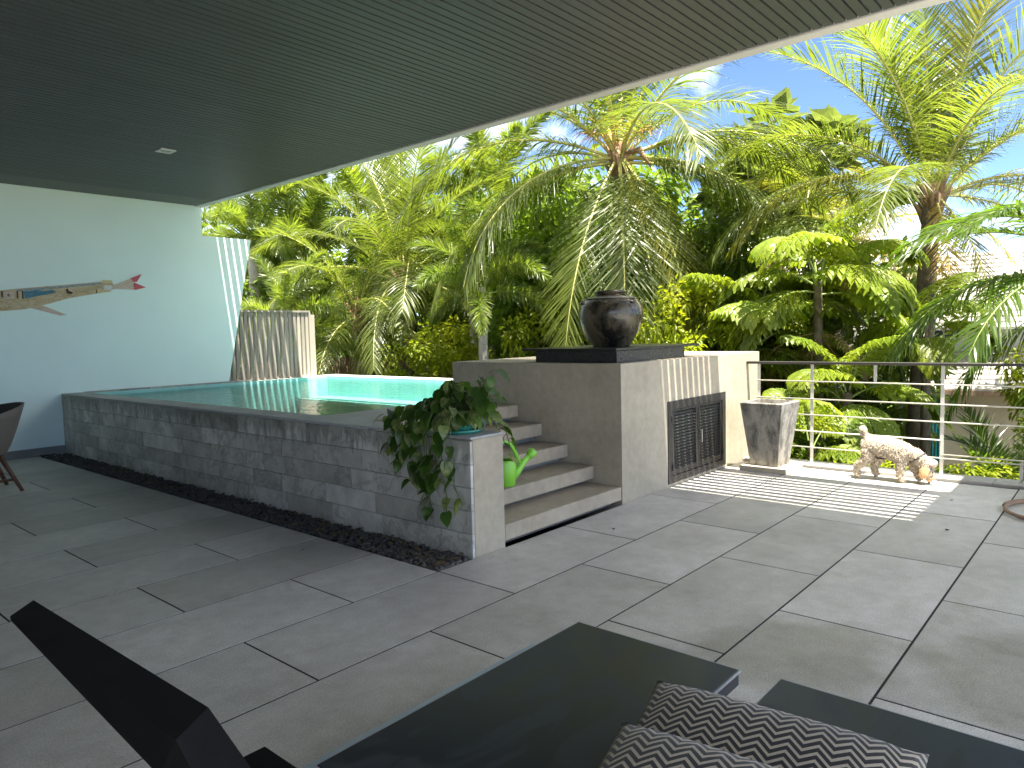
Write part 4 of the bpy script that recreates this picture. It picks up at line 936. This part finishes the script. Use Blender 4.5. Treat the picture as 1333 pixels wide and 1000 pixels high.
#PART2
# ================================================================== POTHOS ON THE PIER
def heart_mesh(name, mats, L, W, cup, seed):
    r = random.Random(seed); mb = MB(); rows_ = [(0.0, 0.0), (-0.06, 0.26), (0.10, 0.44), (0.30, 0.48), (0.52, 0.40), (0.74, 0.24), (0.90, 0.09), (1.0, 0.0)]
    cen = []
    for i, (t, h) in enumerate(rows_):
        z = -cup*L*max(0, t)**2*0.6
        cen.append(len(mb.v)); tc_ = max(t, 0.0) if i else 0.0
        mb.v.append((tc_*L, 0, z))
        mb.v.append((t*L, h*W, z+0.10*W*h/0.48)); mb.v.append((t*L, -h*W, z+0.10*W*h/0.48))
    for i in range(len(rows_)-1):
        a, b = cen[i], cen[i+1]; mb.face((a, b, b+1, a+1)); mb.face((a, a+2, b+2, b))
    return mb.mesh(name, mats, True)
LM = [heart_mesh('pothos_leaf', [M['pothos']], 0.095, 0.085, 0.5, 1), heart_mesh('pothos_leaf', [M['pothos']], 0.08, 0.068, 0.9, 2), heart_mesh('pothos_leaf', [M['pothos_v']], 0.09, 0.076, 0.6, 3), heart_mesh('pothos_leaf', [M['pothos']], 0.105, 0.09, 0.2, 4)]
PX, PY, PZ = 3.295, 3.32, 0.7575
po = thing('trailing_pothos', 'leafy pothos in a teal pot trailing down the marble pool wall', 'potted plant', (PX, PY, PZ))
MB().lathe([(0.085, 0.0), (0.088, 0.01), (0.105, 0.125), (0.112, 0.13), (0.112, 0.145), (0.10, 0.145), (0.098, 0.115), (0.02, 0.112)], 0, 0, 28).build('pot', M['teal'], po, True)
MB().lathe([(0.12, 0.0), (0.138, 0.004), (0.15, 0.024), (0.144, 0.025), (0.13, 0.009), (0.1, 0.006)], 0, 0, 28).build('saucer', M['teal'], po, True)
rp = random.Random(77)
def leaf_on(p, outward, size):
    """hang a leaf on a short petiole at p, blade facing along outward and tipping down"""
    yaw = math.atan2(outward.y, outward.x)+rp.uniform(-.9, .9); pitch = rp.uniform(0.25, 1.25)
    o = link('leaf', LM[rp.choices((0, 1, 2, 3), (3, 3, 5, 3))[0]], po, p, (rp.uniform(-.5, .5), pitch, yaw), size); return o
vn = 0
def vine(pts, nleaf, s0=0.8, s1=1.25, out=None):
    pts = [Vector(p) for p in pts]
    MB().tube(pts, 0.0032, 5).build('vine', M['stem'], po, True)
    for k in range(nleaf):
        u = (k+0.6)/nleaf*(len(pts)-1); i = min(int(u), len(pts)-2); p = pts[i].lerp(pts[i+1], u-i)
        ow = out or Vector((p.x, p.y, 0)); ow = Vector(ow).normalized()
        q = p+Vector((rp.uniform(-.02, .02), rp.uniform(-.045, .045), rp.uniform(-.02, .035)))+ow*rp.uniform(0.0, 0.03)
        MB().tube([p, p.lerp(q, .5)+Vector((0, 0, .012)), q], 0.0018, 4, False).build('petiole', M['stem'], po)
        leaf_on(q, ow, rp.uniform(s0, s1))
# mound of leaves over the pot
for k in range(40):
    a = k*2.4; rr = rp.uniform(0.06, 0.29); h = rp.uniform(0.20, 0.40)-rr*0.5
    e = Vector((rr*math.cos(a)*0.8, rr*math.sin(a)*1.05, h))
    vine([(0.02*math.cos(a), 0.02*math.sin(a), 0.10), (e.x*0.5, e.y*0.5, h*0.85), tuple(e)], 4, 0.85, 1.35)
# one shoot standing up at the step side
vine([(0.02, -0.04, 0.1), (0.05, -0.12, 0.25), (0.07, -0.15, 0.36)], 5, 0.9, 1.4, (0.3, -1, 0))
vine([(0.03, -0.03, 0.1), (0.10, -0.12, 0.30), (0.13, -0.17, 0.40)], 5, 0.9, 1.3, (0.2, -1, 0))
vine([(0.05, -0.01, 0.1), (0.15, -0.08, 0.22), (0.20, -0.14, 0.24)], 6, 0.9, 1.3, (0.3, -1, 0))
# trailing stems in front of the marble face
fx = XP-PX-0.03
for (yt, zb_, nl) in ((0.42, 0.10, 5), (0.36, -0.06, 8), (0.30, -0.16, 8), (0.24, -0.22, 9), (0.19, -0.40, 10), (0.14, -0.30, 9), (0.09, -0.48, 11), (0.03, -0.38, 9), (-0.03, -0.52, 8), (-0.08, -0.26, 8), (0.46, -0.14, 6), (-0.14, -0.42, 6), (0.50, 0.12, 5), (0.40, -0.22, 8), (0.27, -0.34, 9), (0.12, -0.50, 10)):
    vine([(0, yt*0.2, 0.12), (fx*0.5, yt*0.5, 0.20), (fx-0.03, yt*0.8, 0.10), (fx-0.02, yt*0.95, zb_*0.4), (fx-0.005, yt+rp.uniform(-.04, .04), zb_*0.75), (fx-0.01, yt+rp.uniform(-.06, .06), zb_)], nl, 0.8, 1.25, (-1, -0.25, 0))
# stems falling over the step side
sx = 3.455-PX+0.02
for (yt, zb_, nl) in ((-0.16, -0.10, 6), (-0.22, -0.20, 5)):
    vine([(0, -0.02, 0.12), (0.09, -0.10, 0.20), (sx-0.02, yt*0.8, 0.08), (sx+0.02, yt, 0.0), (sx+0.03, yt-0.03, zb_*0.6), (sx+0.02, yt-0.05, zb_)], nl, 0.75, 1.15, (0.5, -1, 0))

# ================================================================== WATERING CAN
wcs = 1.12
wc = thing('watering_can', 'lime green plastic watering can on the second stone step', 'watering can', (3.865, 3.455, 0.2892))
MB().lathe([(0.066, 0.0), (0.072, 0.006), (0.082, 0.16), (0.078, 0.166), (0.06, 0.168), (0.055, 0.160)], 0, 0, 28, False).build('body', M['can'], wc, True)
MB().tube([(0, 0, 0.002), (0, 0, 0.006)], 0.066, 24).build('bottom', M['can'], wc)
MB().tube([(0.06, 0, 0.035), (0.12, -0.003, 0.07), (0.19, -0.006, 0.125), (0.245, -0.008, 0.155)], [0.034, 0.03, 0.022, 0.018], 12).build('spout', M['can'], wc, True)
d = Vector((0.87, 0, 0.5)).normalized(); p = Vector((0.245, -0.008, 0.155))
MB().tube([p-d*0.01, p+d*0.02, p+d*0.045, p+d*0.052], [0.02, 0.03, 0.036, 0.030], 18).build('rose', M['can'], wc, True)
MB().tube([(-0.075, 0, 0.05), (-0.115, 0, 0.12), (-0.09, 0, 0.23), (-0.01, 0, 0.285), (0.06, 0, 0.265), (0.11, 0, 0.205), (0.155, -0.004, 0.118)], 0.0135, 10).build('handle', M['can'], wc, True)

wc.scale = (wcs, wcs, wcs)
# ================================================================== DOG
def dog():
    T = thing('dog', 'small curly cream dog with apricot ear sniffing the sunlit tiles', 'dog', (6.97, 1.62, 0.0))
    # skeleton in world-like local axes: -y is forward (nose), +x away from the camera
    J = {
     'pelvis': ((0, 0.165, 0.315), 0.083), 'mid': ((0, 0.05, 0.305), 0.092), 'chest': ((0, -0.07, 0.275), 0.092), 'should': ((0, -0.145, 0.265), 0.078),
     'neck': ((0, -0.205, 0.225), 0.058), 'head': ((0, -0.275, 0.150), 0.068), 'snout': ((-0.005, -0.285, 0.070), 0.036), 'nose': ((-0.006, -0.283, 0.036), 0.022),
     'tail0': ((0, 0.215, 0.375), 0.024), 'tail1': ((0, 0.245, 0.425), 0.030), 'tail2': ((0, 0.238, 0.452), 0.020),
     'hipL': ((-0.05, 0.185, 0.27), 0.066), 'kneeL': ((-0.06, 0.185, 0.185), 0.050), 'hockL': ((-0.06, 0.275, 0.115), 0.030), 'pawL0': ((-0.06, 0.272, 0.045), 0.027), 'pawL': ((-0.06, 0.25, 0.022), 0.028),
     'hipR': ((0.05, 0.165, 0.265), 0.062), 'kneeR': ((0.055, 0.105, 0.185), 0.046), 'hockR': ((0.055, 0.165, 0.11), 0.030), 'pawR0': ((0.055, 0.150, 0.045), 0.027), 'pawR': ((0.055, 0.125, 0.022), 0.028),
     'elbL': ((-0.058, -0.085, 0.19), 0.045), 'wriL': ((-0.062, -0.075, 0.085), 0.032), 'ftL0': ((-0.062, -0.085, 0.035), 0.029), 'ftL': ((-0.062, -0.115, 0.022), 0.029),
     'elbR': ((0.055, -0.125, 0.19), 0.043), 'wriR': ((0.06, -0.185, 0.095), 0.031), 'ftR0': ((0.06, -0.20, 0.035), 0.028), 'ftR': ((0.06, -0.225, 0.022), 0.028),
    }
    E_ = [('pelvis', 'mid'), ('mid', 'chest'), ('chest', 'should'), ('should', 'neck'), ('neck', 'head'), ('head', 'snout'), ('snout', 'nose'), ('pelvis', 'tail0'), ('tail0', 'tail1'), ('tail1', 'tail2'),
      ('pelvis', 'hipL'), ('hipL', 'kneeL'), ('kneeL', 'hockL'), ('hockL', 'pawL0'), ('pawL0', 'pawL'), ('pelvis', 'hipR'), ('hipR', 'kneeR'), ('kneeR', 'hockR'), ('hockR', 'pawR0'), ('pawR0', 'pawR'),
      ('chest', 'elbL'), ('elbL', 'wriL'), ('wriL', 'ftL0'), ('ftL0', 'ftL'), ('chest', 'elbR'), ('elbR', 'wriR'), ('wriR', 'ftR0'), ('ftR0', 'ftR')]
    ks = list(J); me = bpy.data.meshes.new('dog_body'); me.from_pydata([J[k][0] for k in ks], [(ks.index(a), ks.index(b)) for a, b in E_], [])
    o = link('body', me, None)
    sk = o.modifiers.new('skin', 'SKIN'); sk.use_smooth_shade = True
    if not me.skin_vertices: me.skin_vertices.new()
    for i, k in enumerate(ks):
        sv = me.skin_vertices[0].data[i]; rr = J[k][1]; sv.radius = (rr, rr); sv.use_root = (k == 'pelvis')
    ss = o.modifiers.new('sub', 'SUBSURF'); ss.levels = 3; ss.render_levels = 3
    dg = bpy.context.evaluated_depsgraph_get(); ev = o.evaluated_get(dg); m2 = bpy.data.meshes.new_from_object(ev)
    bpy.data.objects.remove(o)
    # woolly surface
    for v in m2.vertices:
        n1 = mnoise.noise(v.co*38.0); n2 = mnoise.noise(v.co*85.0+Vector((3, 1, 7))); v.co += v.normal*(0.0045*n1+0.003*n2)
        if v.co.z < 0.003: v.co.z = 0.003
    m2.materials.clear(); m2.materials.append(M['fur']); m2.polygons.foreach_set('use_smooth', [True]*len(m2.polygons)); m2.name = 'dog_body'
    body = link('body', m2, T)
    # short curls standing off the coat
    r = random.Random(5); fu = MB(); polys = [p for p in m2.polygons]; areas = [p.area for p in polys]
    for p in r.choices(polys, areas, k=9000):
        c = Vector(p.center); nn = Vector(p.normal); t = nn.orthogonal().normalized(); t = Matrix.Rotation(r.uniform(0, 6.28), 3, nn) @ t; s_ = nn.cross(t)
        l = r.uniform(0.011, 0.022); w_ = 0.0026; c2 = c+t*r.uniform(-.006, .006)+s_*r.uniform(-.006, .006)-nn*0.002; b = len(fu.v)
        q1 = c2+nn*l*0.6+t*l*0.3; q2 = q1+t*l*0.5-nn*l*0.05+Vector((0, 0, -l*0.25))
        fu.v += [tuple(c2-s_*w_), tuple(c2+s_*w_), tuple(q1+s_*w_*0.9), tuple(q1-s_*w_*0.9), tuple(q2)]
        for vi in range(b, b+5):
            if fu.v[vi][2] < 0.002: fu.v[vi] = (fu.v[vi][0], fu.v[vi][1], 0.002)
        fu.face((b, b+1, b+2, b+3)); fu.face((b+3, b+2, b+4))
    fo = fu.build('curls', M['fur'], T, True, fix=False); fo['kind'] = 'stuff'
    def blob(name, m_, c, rad, rot=(0, 0, 0), amp=0.15, sub=3):
        bm = bmesh.new(); bmesh.ops.create_icosphere(bm, subdivisions=sub, radius=1.0); rm = Matrix.Rotation(rot[2], 3, 'Z') @ Matrix.Rotation(rot[1], 3, 'Y') @ Matrix.Rotation(rot[0], 3, 'X')
        for v in bm.verts:
            k = 1+amp*mnoise.noise(v.co*3.0+Vector(c)*20)
            v.co = rm @ Vector((v.co.x*rad[0]*k, v.co.y*rad[1]*k, v.co.z*rad[2]*k))+Vector(c)
        x = bpy.data.meshes.new(name); bm.to_mesh(x); bm.free(); x.materials.append(m_); x.polygons.foreach_set('use_smooth', [True]*len(x.polygons)); return link(name, x, T)
    blob('ear', M['fur_ear'], (-0.062, -0.262, 0.115), (0.016, 0.040, 0.062), (0.25, 0.2, 0), 0.25)
    blob('ear', M['fur_ear'], (0.060, -0.262, 0.118), (0.016, 0.038, 0.060), (0.25, -0.2, 0), 0.25)
    blob('topknot', M['fur'], (0, -0.305, 0.185), (0.052, 0.045, 0.042), (0, 0, 0), 0.3)
    blob('muzzle_fur', M['fur_ear'], (-0.004, -0.292, 0.062), (0.034, 0.033, 0.040), (0, 0, 0), 0.3)
    blob('nose', M['nose'], (-0.006, -0.290, 0.017), (0.012, 0.010, 0.009), (0, 0, 0), 0.0, 2)
    for sx_ in (-1, 1): blob('eye', M['nose'], (sx_*0.034, -0.322, 0.118), (0.008, 0.008, 0.008), (0, 0, 0), 0.0, 2)
    blob('tail_tuft', M['fur'], (0, 0.245, 0.437), (0.034, 0.034, 0.040), (0, 0, 0), 0.35)
    cn = Vector((0, -0.205, 0.225)); ax = Vector((0, -0.68, -0.73)); u = Vector((1, 0, 0)); v_ = ax.cross(u).normalized()
    MB().tube([cn+(u*math.cos(a*0.2618)+v_*math.sin(a*0.2618))*0.064 for a in range(25)], 0.0075, 6, False).build('collar', M['collar'], T, True)
    return T
dog()

# ================================================================== LOW TABLES, CUSHIONS, BLACK CHAIR
def table(label, x0, x1, y0, y1, z=0.45):
    T = thing('low_table', label, 'table', ((x0+x1)/2, (y0+y1)/2, 0), 'low dark tables')
    hx, hy = (x1-x0)/2, (y1-y0)/2
    MB().box(-hx, hx, -hy, hy, z-0.046, z, 0.003).build('top', M['table'], T)
    rim = MB(); e = 0.0035
    for (a, b, c, d_) in ((-hx-e, hx+e, hy+.0002, hy+e), (-hx-e, hx+e, -hy-e, -hy-.0002), (hx+.0002, hx+e, -hy, hy), (-hx-e, -hx-.0002, -hy, hy)): rim.box(a, b, c, d_, z-0.008, z-0.001)
    rim.build('rim', M['table_rim'], T)
    for sx_ in (-1, 1):
        for sy_ in (-1, 1): lbox('leg', T, M['table_leg'], sx_*(hx-0.10)-0.022, sx_*(hx-0.10)+0.022, sy_*(hy-0.10)-0.022, sy_*(hy-0.10)+0.022, 0.0012, z-0.0455)
    lbox('stretcher', T, M['table_leg'], -hx+0.12, hx-0.12, -0.02, 0.02, z-0.09, z-0.0465)
    return T
table('narrow dark low table with faint painted reflections, beside the chevron cushions', 0.865, 1.865, 0.812, 1.357)
table('dark low table carrying the chevron cushions', 0.75, 1.884, -0.36, 0.702)
def cushion_mesh(L, Hh, Tk):
    mb = MB(); nu, nv = 28, 14
    for sgn in (1, -1):
        for i in range(nu+1):
            for j in range(nv+1):
                u = -1+2*i/nu; v = -1+2*j/nv
                pin = 1-0.05*(1-abs(u)**3)*0-0.045*(1-u*u)
                x = L/2*u*(1-0.03*(1-v*v)); y = Hh/2*v*(1-0.10*(1-u*u)*1.0)
                h = Tk*((1-u**4)*(1-v**4))**0.55*(0.86+0.14*math.cos(u*2))
                h += 0.004*mnoise.noise(Vector((u*3, v*2.2, sgn)))*((1-u*u)*(1-v*v))
                mb.v.append((x, y, sgn*h/2))
    st_ = (nu+1)*(nv+1)
    for s_ in (0, 1):
        for i in range(nu):
            for j in range(nv):
                a = s_*st_+i*(nv+1)+j; q = (a, a+nv+1, a+nv+2, a+1); mb.face(q if s_ == 0 else q[::-1])
    me = mb.mesh('cushion', [M['chevron']], True)
    bm = bmesh.new(); bm.from_mesh(me); bmesh.ops.remove_doubles(bm, verts=bm.verts, dist=0.0004); bm.to_mesh(me); bm.free(); return me
cm = cushion_mesh(0.55, 0.34, 0.14)
def cushion(label, a, b, tilt):
    a = Vector(a); b = Vector(b); ex = (b-a).normalized(); back = Vector((0, 0, 1)).cross(ex).normalized()    # points away from the camera
    ey = (back*math.cos(tilt)+Vector((0, 0, 1))*math.sin(tilt)); ey = (ey-ex*ey.dot(ex)).normalized(); ez = ex.cross(ey)
    c = (a+b)/2-ey*0.17
    o = tag(link('chevron_cushion', cm), label, 'cushion', 'chevron cushions')
    o.matrix_world = Matrix(((ex.x, ey.x, ez.x, c.x), (ex.y, ey.y, ez.y, c.y), (ex.z, ey.z, ez.z, c.z), (0, 0, 0, 1))); return o
cushion('black and cream chevron cushion propped at the back, under the other cushion', (1.443, 0.822, 0.583), (1.505, 0.282, 0.578), R_(17))
cushion('chevron cushion lying on the front edge of the other chevron cushion', (1.185, 0.752, 0.620), (1.250, 0.215, 0.612), R_(14))
# low pale mat showing past the table edge
mt = MB(); mt.box(1.05, 2.235, 1.45, 1.868, 0.0013, 0.115, 0.012)
tag(mt.build('floor_mat', M['pale']), 'pale blue-grey thick floor mat showing along the narrow dark table', 'mat')
# black armchair, only its tapering arm is in view
ac = thing('black_armchair', 'black armchair with long tapering flat armrest', 'armchair', (0.25, 1.9, 0))
def A(o): o.location = (-0.25, -1.9, 0); return o
def arm(mir, nm):
    mb = MB(); S_ = []
    # (y, z_top, z_bottom, x_left, x_right, y shift of the right edge)
    for (y, zt, zb_, xl, xr, dy) in ((2.33, 0.652, 0.640, 0.549, 0.630, 0.09), (1.343, 0.652, 0.548, 0.560, 0.657, 0.068), (1.345, 0.50, 0.47, 0.615, 0.725, 0.03), (1.40, 0.30, 0.30, 0.66, 0.745, 0.02), (1.40, 0.0012, 0.0012, 0.66, 0.745, 0.02)):
        S_.append((y, zt, zb_, xl, xr, dy))
    def X(x): return x if not mir else 0.43-x
    def P_(x, y, z): mb.v.append((X(x), y, z)); return len(mb.v)-1
    a, b, c, d_, e = S_
    top = [P_(a[3], a[0], a[1]), P_(a[4], a[0]+a[5], a[1]), P_(b[4], b[0]+b[5], b[1]), P_(b[3], b[0], b[1])]
    bot = [P_(a[3], a[0], a[2]), P_(a[4], a[0]+a[5], a[2]), P_(b[4], b[0]+b[5]+0.08, b[2]), P_(b[3], b[0]+0.09, b[2])]
    mb.face(top); mb.face(bot[::-1]); mb.face((top[0], top[3], bot[3], bot[0])); mb.face((top[1], bot[1], bot[2], top[2])); mb.face((top[0], bot[0], bot[1], top[1]))
    prev = (top[3], top[2], bot[2], bot[3])
    for q in (c, d_, e):
        cur = (P_(q[3], q[0], q[1]), P_(q[4], q[0]+q[5], q[1]), P_(q[4], q[0]+q[5]+0.07, q[2]), P_(q[3], q[0]+0.07, q[2]))
        for k in range(4): mb.face((prev[k], prev[(k+1) % 4], cur[(k+1) % 4], cur[k]))
        prev = cur
    mb.face(prev); return A(mb.build(nm, M['black_chair'], ac))
arm(False, 'armrest'); arm(True, 'armrest')
A(MB().box(-0.128, 0.2, 1.40, 2.2, 0.26, 0.40, 0.02).build('seat', M['black_chair'], ac))
A(MB().prism([(2.16, 0.38), (2.26, 0.38), (2.32, 0.56), (2.25, 0.58)], 'x', -0.125, 0.15).build('backrest', M['black_chair'], ac))
for (x, y) in ((0.10, 2.1), (-0.10, 2.1)): A(MB().tube([(x, y, 0.0012), (x, y, 0.262)], 0.022, 10).build('leg', M['black_chair'], ac, True))
fs = thing('footstool', 'small black footstool between the armchair and the narrow dark table', 'stool', (0.87, 1.62, 0))
o = MB().box(-0.095, 0.098, -0.13, 0.138, 0.255, 0.30, 0.006).build('seat', M['black_chair'], fs)
for sx_ in (-1, 1):
    for sy_ in (-1, 1): lbox('leg', fs, M['black_chair'], sx_*0.075-0.012, sx_*0.075+0.012, sy_*0.11-0.012, sy_*0.11+0.012, 0.0012, 0.2555)

# ================================================================== TUB CHAIR BY THE WALL
tb = thing('tub_chair', 'taupe tub chair on dark teak legs by the aqua wall', 'chair', (1.76, 8.25, 0))
sh = MB(); nA = 28; nz_ = 6
def shell(r0, r1, inner):
    b = len(sh.v)
    for i in range(nA+1):
        a = R_(-130+260*i/nA); top = 0.60+0.23*max(0, math.cos(a*0.62))
        for j in range(nz_+1):
            u = j/nz_; z = 0.36+(top-0.36)*u; rr = (r0+(r1-r0)*u**0.8)-(0.025 if inner else 0)
            sh.v.append((rr*math.cos(a), rr*math.sin(a)*1.02, z-(0.004 if inner else 0)))
    for i in range(nA):
        for j in range(nz_): a_ = b+i*(nz_+1)+j; q = (a_, a_+nz_+1, a_+nz_+2, a_+1); sh.face(q)
    return b
b1 = shell(0.25, 0.42, False); sh.cur = 1; b2 = shell(0.25, 0.42, True); sh.cur = 0
for i in range(nA): a_ = b1+i*(nz_+1)+nz_; c_ = b2+i*(nz_+1)+nz_; sh.face((a_, a_+nz_+1, c_+nz_+1, c_))
for i in (0, nA):
    for j in range(nz_): a_ = b1+i*(nz_+1)+j; c_ = b2+i*(nz_+1)+j; sh.face((a_, a_+1, c_+1, c_))
sh.build('shell', [M['tub'], M['tub_in']], tb, True)
MB().lathe([(0.23, 0.34), (0.245, 0.36), (0.245, 0.42), (0.22, 0.44), (0.01, 0.445)], 0, 0, 28).build('seat', M['tub_in'], tb, True)
MB().box(0.10, 0.20, -0.16, 0.16, 0.45, 0.68, 0.03).build('back_pad', M['tub_in'], tb)
for (sx_, sy_) in ((1, 1), (1, -1), (-1, 1), (-1, -1)):
    MB().tube([(sx_*0.30, sy_*0.25, 0.0012), (sx_*0.16, sy_*0.15, 0.352)], [0.017, 0.024], 8).build('leg', M['teak'], tb, True)
for sy_ in (1, -1): MB().tube([(-0.255, sy_*0.213, 0.115), (0.255, sy_*0.213, 0.115)], 0.013, 8).build('stretcher', M['teak'], tb, True)

# ================================================================== HOSE AND POT PLANT AT THE RIGHT EDGE
hm = MB(); pts = []
for k in range(64):
    a = k/64*2*math.pi*1.9; rr = 0.36+0.012*math.sin(a*2.3); pts.append((6.36+rr*math.cos(a+2.4), 0.40+rr*1.0*math.sin(a+2.4)*0.86, 0.018+0.012*k/64))
hm.tube(pts, 0.014, 8)
tag(hm.build('garden_hose', M['hose'], None, True), 'loop of brown garden hose lying on the tiles near the railing', 'hose')
pp2 = thing('potted_plant', 'small potted plant with dark glossy leaves beside the hose', 'potted plant', (6.93, 0.37, 0))
MB().lathe([(0.10, 0.0012), (0.105, 0.01), (0.135, 0.19), (0.142, 0.195), (0.142, 0.212), (0.125, 0.212), (0.12, 0.17), (0.01, 0.168)], 0, 0, 26).build('pot', M['tub_in'], pp2, True)
rp = random.Random(9)
for k in range(26):
    a = k*2.4; rr = rp.uniform(0.05, 0.26); h = rp.uniform(0.16, 0.5); e = Vector((rr*math.cos(a), rr*math.sin(a), h)); b = Vector((0.03*math.cos(a), 0.03*math.sin(a), 0.165))
    MB().tube([b, b.lerp(e, .5)+Vector((0, 0, .06)), e], 0.003, 4).build('stem', M['stem'], pp2)
    link('leaf', LM[0 if k % 3 else 3], pp2, e, (rp.uniform(-.4, .4), rp.uniform(.2, 1.0), a+rp.uniform(-.5, .5)), rp.uniform(1.0, 1.5))
# fallen leaves
for (x, y, a, lab) in ((5.48, 0.93, 0.4, 'small dry leaf on the shaded tiles near the hose'), (6.43, 1.06, 1.8, 'small dry leaf at the end of the sunlit stripes'), (1.05, 3.18, 0.9, 'brown dry leaf on the tiles near the black armchair'), (2.6, 4.1, 2.2, 'dry leaf on the tiles at the foot of the pebble strip'), (4.2, 2.75, 0.2, 'dry leaf on the tiles in front of the stone steps')):
    o = link('dry_leaf', LM[1].copy(), None, (x, y, 0.010), (0.1, 0.12, a), 0.42); o.data.materials[0] = M['fish_dark'] if x > 2 else M['dead']; tag(o, lab, 'leaf')
